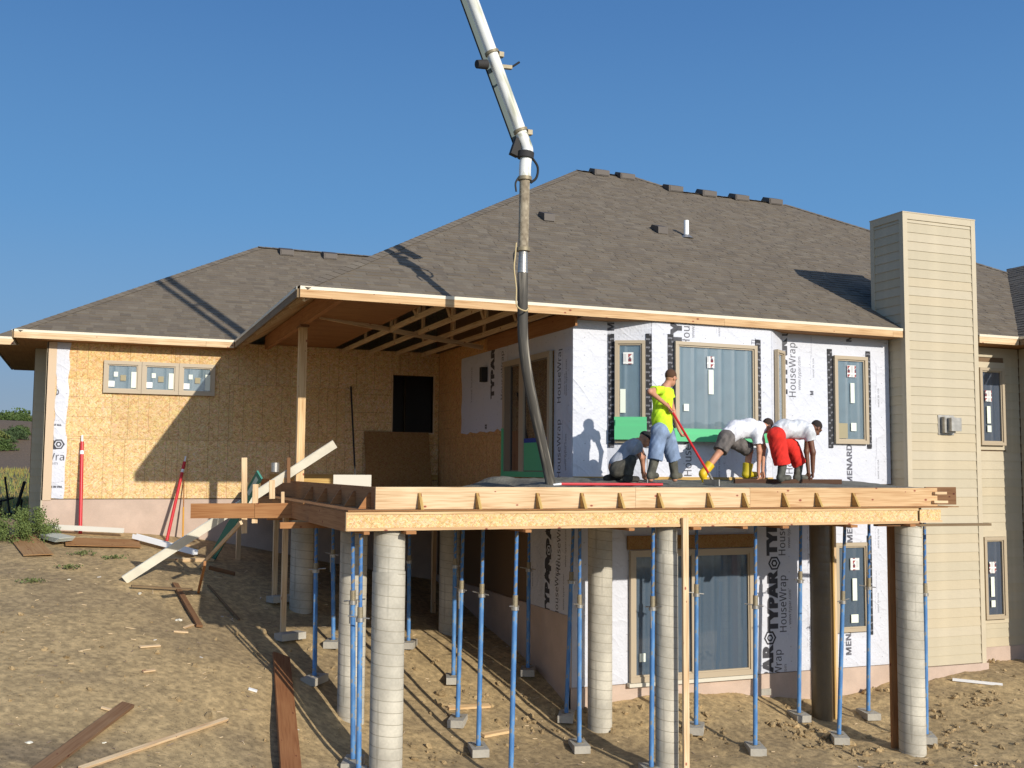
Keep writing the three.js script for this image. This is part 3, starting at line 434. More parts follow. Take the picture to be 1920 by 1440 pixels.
wrapFace([-.72, Z_LW - .006], [-.48, Z_LW - .006], -.42, 2.74, [{ t: 'ARD', px: [98, 735], h: .14, o: 1, r: 0 }, { t: 'SE AT ALL', px: [104, 797], h: .05, b: 1, r: 0 }, { t: '= = = =', px: [104, 788], h: .05, r: 0, c: 'rgb(150,150,160)' }, { t: 'R', px: [96, 834], h: .24, b: 1, r: 0 }, { logo: 1, px: [110, 833], h: .22 }, { t: 'eWra', px: [98, 857], h: .2, i: 1, r: 0 }, { t: 'r.com', px: [97, 868], h: .09, i: 1, r: 0, c: 'rgb(90,90,98)' }, { t: 'MADE IN USA', px: [100, 913], h: .05, b: 1, r: 0 }, { t: '= = = =', px: [103, 904], h: .05, r: 0, c: 'rgb(150,150,160)' }], .05);
wrapFace([X_S, 17.9], [X_S, Z_W - .01], -2.16, -.3, [...brand(1030, 1018), ...brand(1027, 1100, .95), ...made(1000, 1080)]); wrapFace([X_S, Z_W], [14.02, Z_W], -3.3, -.3, [...brand(1446, 985), ...brand(1448, 1128), ...brand(1440, 1268), ...made(1518, 1080), ...made(1518, 1200), ...made(1518, 1000), ...store(1592, 975), ...store(1590, 1185), ...made(1646, 1010), ...made(1646, 1130), { t: 'N', px: [1518, 1010], h: .1, c: 'rgb(150,150,165)' }]);
// --- windows: frame with depth, pane set back in it, stickers, black flashing tape
function windowUnit(p, q, u0, u1, y0, y1, o = {}) { // on the wall line p->q between distances u0, u1
  const L = Math.hypot(q[0] - p[0], q[1] - p[1]), dx = (q[0] - p[0]) / L, dz = (q[1] - p[1]) / L, nx = dz, nz = -dx, fw = o.fw || .07, off = o.off ?? .026;
  const at = (s, y, n) => [p[0] + dx * s + nx * (n + off), y, p[1] + dz * s + nz * (n + off)], slab = (s0, s1, a, b, n0, n1) => bar(at(s0, (a + b) / 2, (n0 + n1) / 2), at(s1, (a + b) / 2, (n0 + n1) / 2), n1 - n0, b - a);
  const um = (u0 + u1) / 2; const w = new THREE.Group(); w.name = o.name || 'window'; const wp = V(at(um, y0, 0)); w.position.copy(wp).sub(house.position); house.add(w);
  const fm = o.mat || M.frame;
  if (o.tape) for (const s of [u0 - .11, u1 + .01]) part('flashing_tape', slab(s, s + .1, y0 - .08, y1 + .12, -.022, .0045), M.tape, w);
  const tag = part('frame', slab(u0, u1, y0, y0 + fw, .005, .07), fm, w); part('frame', slab(u0, u1, y1 - fw, y1, .005, .07), fm, w); part('frame', slab(u0, u0 + fw, y0 + fw + .001, y1 - fw - .001, .006, .069), fm, w); part('frame', slab(u1 - fw, u1, y0 + fw + .001, y1 - fw - .001, .006, .069), fm, w);
  // slim inner sash
  for (const [a, b, c, d] of [[u0 + fw, u1 - fw, y0 + fw, y0 + fw + .025], [u0 + fw, u1 - fw, y1 - fw - .025, y1 - fw], [u0 + fw, u0 + fw + .025, y0 + fw + .026, y1 - fw - .026], [u1 - fw - .025, u1 - fw, y0 + fw + .026, y1 - fw - .026]]) part('sash', slab(a, b, c, d, .01, .045), o.sash || fm, w);
  { // plastic sheet hung inside with shallow vertical pleats, the glass in front of it; the darker basement one paints a dim room
    const a = u0 + fw, b = u1 - fw, n = Math.max(8, Math.round((b - a) / .02)), P = [], I = [], T = []; for (let i = 0; i <= n; i++) { const s = lerp(a, b, i / n), pl = Math.pow(Math.abs(Math.sin((s + u0 * 3) * Math.PI / .27)), 14) * .011 + .004 * vn(s * 9, u0); for (const y of [y0 + fw, y1 - fw]) { const q = at(s, y, .006 + pl); P.push(q[0], q[1], -q[2]); T.push(s, y); } if (i) I.push(i * 2 - 2, i * 2, i * 2 + 1, i * 2 - 2, i * 2 + 1, i * 2 - 1); }
    part('inner_sheet', mesh3(P, I, T), o.glass || M.sheetUp, w);
    part('pane', slab(a, b, y0 + fw, y1 - fw, .034, .037), M.glass, w);
  }
  for (const [s, y, a, b, m] of o.stickers || []) part('sticker', slab(s, s + a, y, y + b, .038, .0395), m, w);
  return { w, at, slab };
}
const stick = { w: std({ color: rgb(226, 232, 216) }), tag: std({ map: canvasTex(64, 64, g => { g.fillStyle = 'rgb(226,226,220)'; g.fillRect(0, 0, 64, 64); g.fillStyle = 'rgb(120,122,128)'; for (let i = 0; i < 4; i++) g.fillRect(6, 6 + i * 6, 52, 2); g.fillStyle = 'rgb(122,54,60)'; g.fillRect(6, 34, 22, 22); g.fillStyle = 'rgb(150,70,72)'; g.beginPath(); g.moveTo(30, 56); g.lineTo(58, 30); g.lineTo(58, 56); g.fill(); g.fillStyle = 'rgb(70,72,90)'; g.fillRect(20, 40, 16, 10); }, .16, .16) }), bright: std({ color: rgb(244, 244, 238) }), box: std({ color: rgb(160, 150, 120) }) };
const P_ = (a, b) => [a, b];
{ // bay, left slanted face
  const p = [8.06, Z_W], q = [8.72, Z_B], { slab, w } = windowUnit(p, q, .13, .64, .7, 2.42, { tape: 1, fw: .055, stickers: [[.27, 2.02, .17, .2, stick.tag], [.22, 1.2, .09, .4, stick.w]] });
  part('foam_sheet', slab(.12, .66, .78, 1.13, .075, .1), M.green, w); part('foam_sheet', slab(.14, .655, .76, 1.08, .102, .125), M.green, w); part('foam_sheet', slab(.125, .65, .75, .98, .127, .15), M.green, w);
}
{ const p = [8.72, Z_B], q = [11.12, Z_B], a = 9.13 - 8.72, b = 10.77 - 8.72, { slab, w } = windowUnit(p, q, a, b, .8, 2.43, { tape: 1, fw: .06, stickers: [[.63 + a - .0, 2.0, .15, .2, stick.tag], [.7 + a - .04, 1.55, .1, .42, stick.w], [.17 + a, 1.25, .1, .12, stick.w]] }); part('foam_sheet', slab(a - .16, b + .2, .74, .95, .075, .1), M.green, w); part('foam_sheet', slab(a - .1, b + .16, .73, .86, .102, .125), M.green, w); }
{ const p = [11.12, Z_B], q = [11.6, Z_W], { slab, w } = windowUnit(p, q, .08, .5, .78, 2.4, { fw: .05 }); part('foam_sheet', slab(.08, .5, .6, .8, .075, .1), M.green, w); }
windowUnit([11.6, Z_W], [14.02, Z_W], 12.7 - 11.6, 13.46 - 11.6, .76, 2.39, { tape: 1, fw: .065, stickers: [[1.4, 2.0, .2, .22, stick.tag], [1.47, 1.52, .09, .37, stick.w], [1.47, 1.0, .12, .15, stick.w], [1.19, .86, .2, .28, stick.box]] });
windowUnit([11.6, Z_W], [14.02, Z_W], 12.66 - 11.6, 13.41 - 11.6, -2.66, -1.05, { tape: 1, fw: .065, glass: M.sheetDimRoom, stickers: [[1.4, -1.55, .2, .22, stick.tag], [1.44, -2.1, .1, .4, stick.w], [1.4, -2.5, .16, .15, stick.w]] });
{ const { slab, w } = windowUnit([X_S, Z_W], [14.02, Z_W], 8.46 - X_S, 10.9 - X_S, -3.28, -1.1, { name: 'patio_door', fw: .09, glass: M.sheetDimRoom, stickers: [[1.22, -2.95, .11, .14, stick.w]] }); part('stile', slab(2.22, 2.29, -3.18, -1.2, .025, .06), M.frame, w); part('sill', slab(1.0, 3.52, -3.345, -3.285, -.01, .1), M.cream, w); part('header', slab(1.0, 3.52, -1.09, -.86, .0, .05), M.osbOld, w); }
windowUnit([15.78, Z_W], [17.3, Z_W], W5.x0 - 15.78, W5.x1 - 15.78, W5.y0, W5.y1, { fw: .06, off: .02, glass: M.sheetGrey, stickers: [[.56, 1.65, .17, .22, stick.tag], [.6, 1.22, .09, .34, stick.w], [.6, 1.05, .1, .13, stick.w]] });
windowUnit([15.78, Z_W], [17.3, Z_W], W6.x0 - 15.78, W6.x1 - 15.78, W6.y0, W6.y1, { fw: .06, off: .02, glass: M.sheetGrey, stickers: [[.55, -1.7, .17, .22, stick.tag], [.58, -2.15, .09, .38, stick.w], [.58, -2.35, .1, .13, stick.w]] });
for (const w of [W5, W6]) { part('casing', box(w.x0 - .09, w.x1 + .09, w.y1 + .002, w.y1 + .12, Z_W - .01, Z_W + .03), M.trim, house); part('casing', box(w.x1 + .002, w.x1 + .09, w.y0, w.y1, Z_W - .01, Z_W + .03), M.trim, house); part('casing', box(w.x0 - .09, w.x1 + .09, w.y0 - .09, w.y0 - .002, Z_W - .01, Z_W + .03), M.trim, house); }
{ // three small awning windows in the sheathing
  const a = onZ(195, 676, Z_LW)[0], b = onZ(402, 742, Z_LW)[0], w = (b - a) / 3;
  for (let i = 0; i < 3; i++) windowUnit([0, Z_LW], [9, Z_LW], a + i * w + .003, a + (i + 1) * w - .003, 1.74, 2.41, { fw: .075, off: .006, stickers: [[a + i * w + .1, 1.87, .12, .12, stick.bright], [a + i * w + .33, 2.0, .11, .12, stick.box], [a + i * w + .54, 1.86, .11, .33, stick.w], [a + i * w + .2, 2.08, .08, .1, stick.w]] });
}
{ // glazed door in the porch side wall with green film along its foot
  const p = [X_S, 19.04], q = [X_S, 16.0], { slab, w } = windowUnit(p, q, .02, 2.28, .1, 2.3, { name: 'patio_door', fw: .1, off: .026, glass: M.sheetDark, mat: M.frame, sash: M.frameDark });
  part('door_panel', slab(.13, .42, .2, 2.2, .04, .06), M.frameDark, w); part('stile', slab(.86, 1.08, .2, 2.2, .03, .065), M.frame, w); part('kick_board', slab(.5, .85, .22, .95, .039, .044), M.woodDark, w); part('green_film', slab(1.09, 2.17, .22, .72, .04, .046), M.green, w); part('green_film', slab(0, .12, .1, 1.02, .072, .078), M.green, w); part('green_film', slab(.125, 2.28, .1, .2, .072, .078), M.green, w); part('blue_tape', slab(1.09, 2.17, .722, .8, .04, .0465), std({ color: rgb(50, 74, 150) }), w);
}
// wall lamp stub, bottom plates
part('junction_box', box(X_S - .14, X_S - .02, 2.0, 2.3, 20.05, 20.2), M.dark, house);
part('bottom_plate', box(X_S + .0, 8.72, -.02, .13, Z_W - .06, Z_W - .012), M.woodYellow, house); part('bottom_plate', box(8.74, 11.1, -.02, .135, Z_B - .05, Z_B - .012), M.woodYellow, house); part('bottom_plate', box(3.6, X_S - .03, -.02, .1, Z_LW - .1, Z_LW - .06), M.woodYellow, house);
// --- porch roof framing
const PX = 3.48;
const porchPost = part('porch_post', box(PX - .07, PX + .07, -.28, 2.79, 19.03, 19.17), M.woodPale, house);
part('porch_beam', box(PX - .045, PX + .045, 2.8, 3.08, Z_E + .36, Z_LW), M.woodBrown, house); part('post_cap', box(PX - .08, PX + .08, 2.76, 2.798, 18.9, 19.3), M.woodDark, house);
for (let i = 0; i < 4; i++) { // trusses over the porch
  const x = 5.15 + i * .62, zt = Math.min(Z_LW, Z_E + (x - 2.78)); const t = part('truss', box(x - .019, x + .019, 2.8, 2.89, Z_E + .15, Z_LW - .01), M.wood, house);
  const top = z => Math.min(ry(z - Z_E), ry(x - 2.78)) - .06, q = [x, top(zt) - .08, zt];
  part('top_chord', bar([x, 2.93, Z_E + .2], q, .038, .089), M.wood, t); for (const z of [17.4, 19.2, 21.2]) part('web', bar([x, 2.88, z], [x, top(Math.min(z, zt)) - .1, z + .01], .038, .089, [0, 0, 1]), M.wood, t); part('web', bar([x, 2.88, 17.5], [x, top(Math.min(19.2, zt)) - .15, 19.1], .038, .089), M.wood, t);
}
part('ledger', box(X_S - .05, X_S - .012, 2.62, 2.9, Z_E + .2, 20), M.woodBrown, house);
for (let z = 16.2; z < Z_LE; z += .61) { const t = Math.min(z - Z_E, 4.2); part('jack_rafter', bar([2.82, FT - .1, z], [2.78 + t, ry(t) - .1, z], .038, .14), M.wood, house); } part('hip_rafter', bar([2.84, FT - .12, Z_E + .06], [2.78 + 4.6, ry(4.6) - .12, Z_E + 4.6], .04, .18), M.wood, house);
for (let i = 0; i < 6; i++) part('ceiling_panel', box(PX + .06, 4.95, 2.9, 2.912, Z_E + .22 + i * 1.25, Math.min(Z_LW - .02, Z_E + .215 + (i + 1) * 1.25)), M.ply, house);
part('roof_brace', bar(onZ(600, 593, 18.6), onX(905, 652, X_S - .06), .038, .089), M.wood, house);
// --- roof vents and the vent pipe
function boxVent(px, py, y0, z0, w, name, lit) {
  const r = ray(px, py), t = (FT - EYE - PITCH_R * z0) / (r[1] - PITCH_R * r[2]), c = [r[0] * t, EYE + r[1] * t, r[2] * t], s = [];
  const hw = w / 2, P = [], I = []; const prof = [[-.13, -.05, 0], [-.13, .1, 0], [.16, .2, 0], [.26, .12, 0]]; // z offset (into), y offset
  for (const x of [-hw, hw]) for (const [dz, dy] of prof) P.push(c[0] + x, c[1] + dy + PITCH_R * 0, -(c[2] + dz));
  for (let i = 0; i < 4; i++) { const j = (i + 1) % 4; I.push(i, j, 4 + j, i, 4 + j, 4 + i); } I.push(0, 1, 2, 0, 2, 3, 4, 6, 5, 4, 7, 6);
  const g = mesh3(P, I).toNonIndexed(); g.computeVertexNormals(); const v = part(name, g, M.vent, house);
  if (lit) part('vent_louver', box(c[0] - hw + .03, c[0] + hw - .02, c[1] - .03, c[1] + .09, c[2] - .145, c[2] - .133), M.vent, v);
}
for (const [x, y] of [[1125, 328], [1173, 335], [1263, 358], [1326, 367], [1387, 375], [1450, 382]]) boxVent(x, y, 0, Z_E, .42, 'roof_vent', true);
for (const [x, y] of [[537, 477], [618, 484]]) boxVent(x, y, 0, Z_LE, .36, 'roof_vent', true);
for (const [x, y] of [[1026, 412], [1238, 436]]) boxVent(x, y, 0, Z_E, .24, 'roof_vent', false);
{ const r = ray(1287, 444), t = (FT - EYE - PITCH_R * Z_E) / (r[1] - PITCH_R * r[2]), c = [r[0] * t, EYE + r[1] * t, r[2] * t]; const v = part('vent_pipe', rod([c[0], c[1] - .1, c[2]], [c[0], c[1] + .36, c[2]], .055), M.pvc, house); part('pipe_boot', rod([c[0], c[1] - .04, c[2]], [c[0], c[1] + .04, c[2]], .16, .07), M.steel, v); }

// ---------------------------------------------------------------- deck formwork, wet concrete
const FZ = 13.3, FX0 = 3.4, FX1 = 12.58, formwork = thing('formwork', 'timber deck formwork with long edge boards, triangular kickers and a strand-board rim beam', 'formwork', [8, -.6, 14]);
{ let x = FX0; for (const e of [7.15, 9.05, FX1]) { part('form_board', box(x + .002, e - .002, -.286, 0, FZ, FZ + .038), e === FX1 ? M.woodForm : M.wood, formwork); x = e; } }
for (const [a, b] of [[FZ + .04, 16.9], [16.9, 20.5], [20.5, Z_LW - .12]]) part('form_board', box(FX0, FX0 + .038, -.286, -.003, a + .002, b - .002), M.woodBrown, formwork);
part('form_board', box(FX1 - .01, FX1 + .62, -.275, .01, FZ + .24, FZ + .278), M.woodDark, formwork); part('form_block', box(FX1 - .1, FX1 + .14, -.1, -.062, FZ - .06, FZ + .2), M.wood, formwork); part('form_block', box(FX1 - .12, FX1 + .16, -.24, -.2, FZ - .06, FZ + .2), M.wood, formwork);
for (let i = 0, x = 3.0; i < 4; i++, x += 2.4) part('plywood_ledge', box(x + .002, Math.min(x + 2.4, 12.62) - .002, -.305, -.2875, FZ - .2, FZ + 2.68), M.ply, formwork);
part('plywood_ledge', box(FX0 - .42, X_S - .05, -.305, -.288, FZ + 2.685, Z_LW - .05), M.ply, formwork); part('plywood_ledge', box(FX1 - .2, FX1 + .25, -.3, -.288, FZ - .19, FZ + .7), M.ply, formwork);
const tri = (() => { const g = new THREE.ExtrudeGeometry(new THREE.Shape([[0, 0], [.16, 0], [.025, .21], [0, .21]].map(p => new THREE.Vector2(...p))), { depth: .038, bevelEnabled: false }); return g; })();
function kicker(x, z, left) { const g = tri.clone(); if (left) { g.rotateY(Math.PI); g.translate(x, -.286, -z); } else { g.rotateY(-Math.PI / 2); g.translate(x, -.286, -z); } part('kicker', g, left ? M.woodBrown : M.woodYellow, formwork); }
for (const px of [786, 894, 1007, 1090, 1161, 1234, 1327, 1393, 1468, 1530, 1599]) kicker(onZ(px, 950, FZ)[0] + .019, FZ - .001);
for (const z of [13.55, 14.4, 15.3, 16.3, 17.4]) kicker(FX0 - .001, z, true);
// I-joists: rim beam in front and joists behind it
function ijoist(p, q, name) { const j = part(name, bar([p[0], -.43, p[1]], [q[0], -.43, q[1]], .012, .18), M.osbPlain, formwork); for (const y of [-.53, -.33]) part('flange', bar([p[0], y, p[1]], [q[0], y, q[1]], .05, .036), M.woodPale, j); return j; }
{ const a = part('rim_beam', box(3.0, 12.02, -.512, -.345, 13.135, 13.16), M.osbPlain, formwork); part('flange', box(2.995, 12.05, -.548, -.513, 13.122, 13.175), M.woodForm, a); part('flange', box(3.0, 12.03, -.344, -.31, 13.122, 13.175), M.woodPale, a); const b = part('rim_beam', box(12.06, 12.48, -.5, -.335, 13.13, 13.155), M.osbPlain, formwork); part('flange', box(12.055, 12.5, -.535, -.501, 13.12, 13.172), M.wood, b); part('end_cap', box(2.985, 2.998, -.548, -.31, 13.122, 13.175), M.woodPale, a); }
for (const z of [13.75, 14.36, 14.97, 15.4]) ijoist([3.05, z], [12.4, z], 'joist');
for (let z = 16.2; z < 23.2; z += .62) ijoist([3.05, z], [X_S - .06, z], 'joist');
part('form_board', box(3.0, 3.04, -.56, -.31, 13.25, 18), M.woodBrown, formwork); part('form_board', box(3.0, 3.04, -.56, -.31, 18.01, 23), M.woodBrown, formwork);
for (const px of [686, 768, 986, 1179, 1304, 1395, 1470, 1594, 1705]) { const x = onZ(px, 999, 13.1)[0], w = rr(.07, .14); part('stringer', box(x - w / 2, x + w / 2, -.589, -.551, 13.08 - rr(0, .1), 15.6), M.woodBrown, formwork); }
part('stringer', bar([12.1, -.58, 13.25], [13.35, -.57, 13.0], .09, .04), M.woodGrey, formwork);
part('stringer', box(11.3, 12.2, -.59, -.552, 13.2, 13.3), M.woodDark, formwork);
for (const [x0, x1, z] of [[2.6, 7, 15.7], [2.8, 7, 18.2]]) part('stringer', box(x0, x1, -.65, -.56, z, z + .09), M.woodBrown, formwork);
{ // wet concrete, still lumpy, running out to nothing on the left where the pour has not got to yet
  const nx = 150, nz = 44, P = [], I = [], T = [];
  for (let j = 0; j <= nz; j++) for (let i = 0; i <= nx; i++) { const x = lerp(4.4, FX1 - .045, i / nx), z = lerp(FZ + .04, x > 8.05 && x < 11.62 ? Z_B - .06 : Z_W - .07, j / nz), ed = sm((x - 4.5 - .7 * vn(z * 1.4, 3)) / 1.5), lump = (fbm(x * 3, z * 3, 4, 1 << 20, 15) - .42) * (.1 * sm((9.5 - x) / 3) + .035); P.push(x, lerp(-.28, -.012 + lump + .1 * sm((z - FZ) / 2.5), ed), -z); T.push(x, z); if (i < nx && j < nz) { const k = j * (nx + 1) + i; I.push(k, k + 1, k + nx + 2, k, k + nx + 2, k + nx + 1); } }
  solo('concrete_slab', 'wet grey concrete being spread inside the deck formwork', 'concrete', mesh3(P, I, T), M.wetConcrete, [8, -.28, 14.6]);
  const rb = thing('rebar_mat', 'rusty reinforcing bars laid on chips inside the unpoured end of the formwork', 'rebar', [5, -.2, 15]); for (let i = 0; i < 9; i++) part('bar', rod([3.6, -.12 + rr(0, .05), 13.5 + i * .3], [6.4, -.12, 13.5 + i * .3], .008, .008, 6), M.woodDark, rb); for (let i = 0; i < 9; i++) part('bar', rod([3.7 + i * .3, -.1, 13.4], [3.7 + i * .3, -.1, 16], .008, .008, 6), M.woodDark, rb);
}
// ---------------------------------------------------------------- cardboard-formed columns with their spiral seam
function columnGeo(r, y0, y1, pitch, lip) {
  const N = 40, prof = [[0, .001], [.075, .003], [.5, .004], [.975, .003]], P = [], I = [], T = [], H = y1 - y0, turns = Math.ceil(H / pitch) + 2; let rows = 0; const cols = N + 1;
  for (let t = -1; t < turns; t++) for (const [f, d] of prof) { for (let i = 0; i <= N; i++) { const a = i / N * 2 * Math.PI, y = (t + f + i / N) * pitch, yc = clamp(y, 0, H), wob = .002 * (vn(i * .6, yc * 4, N, 1 << 20, 7) - .5), rad = r + d + wob; P.push(rad * Math.cos(a), yc, rad * Math.sin(a)); T.push(i / N, yc / 2.5); } rows++; }
  for (let j = 0; j < rows - 1; j++) for (let i = 0; i < N; i++) { const k = j * cols + i; I.push(k, k + cols, k + 1, k + 1, k + cols, k + cols + 1); }
  return mesh3(P, I, T);
}
function seamGeo(r, y0, y1, pitch) { const N = 40, H = y1 - y0, P = [], I = []; let n = 0; for (let k = 0; k < H / pitch * N; k++) { const a = k / N * 2 * Math.PI, y = k / N * pitch; if (y > H - .02) break; for (const d of [-.004, .004]) P.push((r + .0045) * Math.cos(a), clamp(y + d, 0, H), (r + .0045) * Math.sin(a)); if (n++) { const o = n * 2; I.push(o - 4, o - 3, o - 1, o - 4, o - 1, o - 2); } } return mesh3(P, I); }
function column(px, py, Z, r, label, o = {}) {
  const c = o.at || onZ(px, py, Z), yb = ground(c[0], c[2]) - .3, yt = o.top ?? -.31, t = thing('concrete_column', label, 'column', [c[0], yb, c[2]], 'columns under the deck');
  if (o.splice) { const ys = o.splice; const g = columnGeo(r + .006, yb, ys, .145); g.translate(c[0], yb, -c[2]); const lt = part('lower_tube', g, o.mat || M.tubePale, t); { const q = seamGeo(r + .006, yb, ys, .145); q.translate(c[0], yb, -c[2]); part('spiral_seam', q, M.tubeSeam, lt); } const h = columnGeo(r - .004, ys - .1, yt, .145); h.translate(c[0], ys - .1, -c[2]); const ut = part('upper_tube', h, o.mat || M.tubePale, t); { const q = seamGeo(r - .004, ys, yt, .145); q.translate(c[0], ys, -c[2]); part('spiral_seam', q, M.tubeSeam, ut); } }
  else { const g = columnGeo(r, yb, yt, .145); g.translate(c[0], yb, -c[2]); const tf = part('tube_form', g, o.mat || M.tubePale, t); if (!o.mat) { const q = seamGeo(r, yb, yt, .145); q.translate(c[0], yb, -c[2]); part('spiral_seam', q, M.tubeSeam, tf); } }
  part('concrete_core', rod([c[0], yb, c[2]], [c[0], yt + .004, c[2]], r - .012, r - .012, 24), M.concrete, t);
  if (o.board) part('brace_board', box(c[0] + o.board[0], c[0] + o.board[0] + .05, yb + .3, -.56, c[2] - .12, c[2] - .03), M.wood, t), part('brace_strip', box(c[0] + o.board[0] - .05, c[0] + o.board[0] - .02, yb + .3, -.56, c[2] - .15, c[2] - .13), M.woodYellow, t);
  return c;
}
column(727, 1200, 13.42, .203, 'thick pale column with spiral seams and a spliced tube at the plank bank', { splice: -1.08 });
column(1250, 1200, 13.42, .153, 'slim pale column beside the tall front lumber stud', { splice: -.94 });
column(1707, 1200, 13.42, .2, 'thick pale column at the chimney end of the deck');
column(1125, 1200, 15.35, .19, 'pale column in front of the house wrap left of the glazed basement door');
column(660, 1200, 15.4, .193, 'pale column standing behind the spliced corner column');
column(1540, 1200, 15.25, .175, 'column wrapped in shiny dark brown plastic with a board strapped on', { mat: M.tubeWrap, board: [.2, 0] });
column(566, 1060, 19.2, .2, 'shaded grey column behind the horizontal brown board');
column(843, 1080, 19.2, .19, 'dim column deep in the shade under the porch');
// ---------------------------------------------------------------- shoring posts on concrete blocks
const SH = 'shoring posts under the deck';
const spots = [[662, 1422, 659], [675, 1462, 676], [590, 1266, 592], [625, 1199, 622], [766, 1201, 767], [850, 1266, 854], [858, 1344, 870], [897, 1398, 907], [959, 1462, 971], [990, 1252, 992], [1062, 1336, 1078], [1086, 1391, 1087], [1221, 1462, 1226], [1305, 1358, 1307], [1416, 1396, 1418], [1424, 1286, 1427], [1498, 1336, 1504], [1573, 1376, 1589], [1628, 1333, 1632], [1737, 1376, 1735]];
const KEYS = ['shaded against the rear corner column', 'sunlit in front of the rear corner column', 'next to the yellowish lumber stud', 'between the shaded grey column and rear corner column', 'deep behind the spliced corner column', 'behind the leaning post at the short pale board', 'leaning over the short pale board', 'beside the short brown board', 'in the front row straight below the hose end', 'beside the basement side wall', 'leaning close to the basement wall corner', 'in front of the basement wall corner', 'in the front row beside the slim column', 'before the middle of the glazed basement door', 'in front of the basement door jamb', 'near the basement door jamb on its house side', 'on the door side of the plastic-wrapped column', 'in front of the small basement window', 'close to the wall beside the small basement window', 'beside the chimney-end column'];
const blockGeo = boxGeo(.46, .11, .24);
spots.forEach(([x, y, xt], i) => {
  let b = hitGround(x, y, .11); if (b[2] < 13.42) { b = onZ(x, 1300, 13.42); } const top = -.56, gy = groundBase(b[0], b[2]), by = gy + .1, H = top - by;
  const tp = onZ(xt, 1005, b[2]), t = thing('shoring_post', 'blue steel shoring post ' + KEYS[i], 'shoring post', [b[0], by, b[2]], SH);
  const P = f => [lerp(b[0], lerp(b[0], tp[0], .8), f), by + H * f, b[2]], c = rr(.6, .68);
  part('lower_tube', rod(P(.002), P(c), .035, .035, 16), M.blueLow, t); part('upper_tube', rod(P(c - .05), P(.995), .026, .026, 14), M.blue, t); part('thread', rod(P(c), P(c + .06), .037, .037, 14), M.steelDull, t);
  const k = P(c + .005), a = rr(0, 6.28), col = part('collar', rod([k[0], k[1] - .02, k[2]], [k[0], k[1] + .03, k[2]], .054, .054, 16), M.steel, t);
  part('handle', rod([k[0] - Math.cos(a) * .12, k[1] + .02, k[2] - Math.sin(a) * .12], [k[0] + Math.cos(a) * .16, k[1] + .05, k[2] + Math.sin(a) * .16], .009, .009, 8), M.steel, col); if (i % 3 === 0) part('pin', rod([k[0] - .05, k[1], k[2] - .04], [k[0] - .05, k[1] - .26, k[2] - .045], .007, .007, 6), M.steel, col);
  part('base_plate', box(b[0] - .06, b[0] + .06, by - .0, by + .008, b[2] - .06, b[2] + .06), M.steelDull, t); const tt = P(1); part('top_plate', box(tt[0] - .07, tt[0] + .07, top - .006, top + .004, tt[2] - .07, tt[2] + .07), M.blue, t);
  const m = shade(new THREE.Mesh(blockGeo, M.concrete)); m.name = numbered('concrete_block'); m.position.set(b[0], gy + .048, -b[2]); m.rotation.y = rr(.9, 1.4); scene.add(m); m.userData = { label: 'grey concrete block under the post ' + KEYS[i], category: 'block', group: 'blocks under the shoring posts' };
});
// ---------------------------------------------------------------- lumber studs and boards at the edge of the deck
const stud = (name, label, cat, p, q, w, h, mat, up, group) => { const lo = p[1] < q[1] ? p : q; return solo(name, label, cat, bar(p, q, w, h, up), mat, lo, group); };
{ const b = hitGround(1278, 1436), p = onZ(1285, 984, 13.08); stud('lumber_stud', 'tall bright lumber stud nailed to the front of the rim beam', 'stud', [p[0], groundBase(p[0], 13.08) - .05, 13.09], [p[0], -.42, 13.09], .089, .045, M.wood, [0, 0, 1]); }
{ const p = onZ(1676, 1300, 13.7); stud('lumber_stud', 'shaded brown stud right behind the chimney-end column', 'stud', [p[0], groundBase(p[0], 13.7) - .05, 13.7], [p[0], -.56, 13.7], .12, .05, M.woodBrown, [0, 0, 1]); }
for (const [x, y, lab] of [[530, 1196, 'yellowish lumber stud on a concrete block under the brown board'], [514, 1126, 'lumber stud on a block beside the shaded grey column'], [812, 1150, 'shaded lumber stud between columns deep under the porch'], [446, 1050, 'short shaded stud below the brown board next to the foundation wall']]) { const b = hitGround(x, y); stud('lumber_stud', lab, 'stud', [b[0], groundBase(b[0], b[2]) - .03, b[2]], [b[0], x === 446 ? -.62 : -.4, b[2]], .045, .089, M.wood, [1, 0, .3]); if (x < 540 && x > 500) { const m = shade(new THREE.Mesh(blockGeo, M.concrete)); m.name = numbered('concrete_block'); m.position.set(b[0] + .1, groundBase(b[0], b[2]) + .04, -b[2] + .12); m.rotation.y = .4; scene.add(m); m.userData = { label: 'flat grey concrete block at the foot of a lumber stud', category: 'block', group: 'blocks at the lumber studs' }; } }
{ const f = ray(358, 958), g = ray(590, 957), A = f.map((v, i) => v * 16.9 + (i === 1 ? EYE : 0)), B = g.map((v, i) => v * 16.9 + (i === 1 ? EYE : 0)); const t = thing('edge_board', 'brown lumber board fixed level beside the deck corner', 'board', [A[0], A[1] - .12, A[2]]); const C = mix(A, B, .52); part('plank', bar(A, mix(A, B, .515), .038, .235), M.woodBrown, t); part('plank', bar(mix(A, B, .518), B, .038, .235), M.woodBrown, t); part('cleat', bar([C[0], C[1] - .2, C[2] + .05], [C[0], C[1] + .42, C[2] + .05], .038, .089, [1, 0, 0]), M.wood, t); }
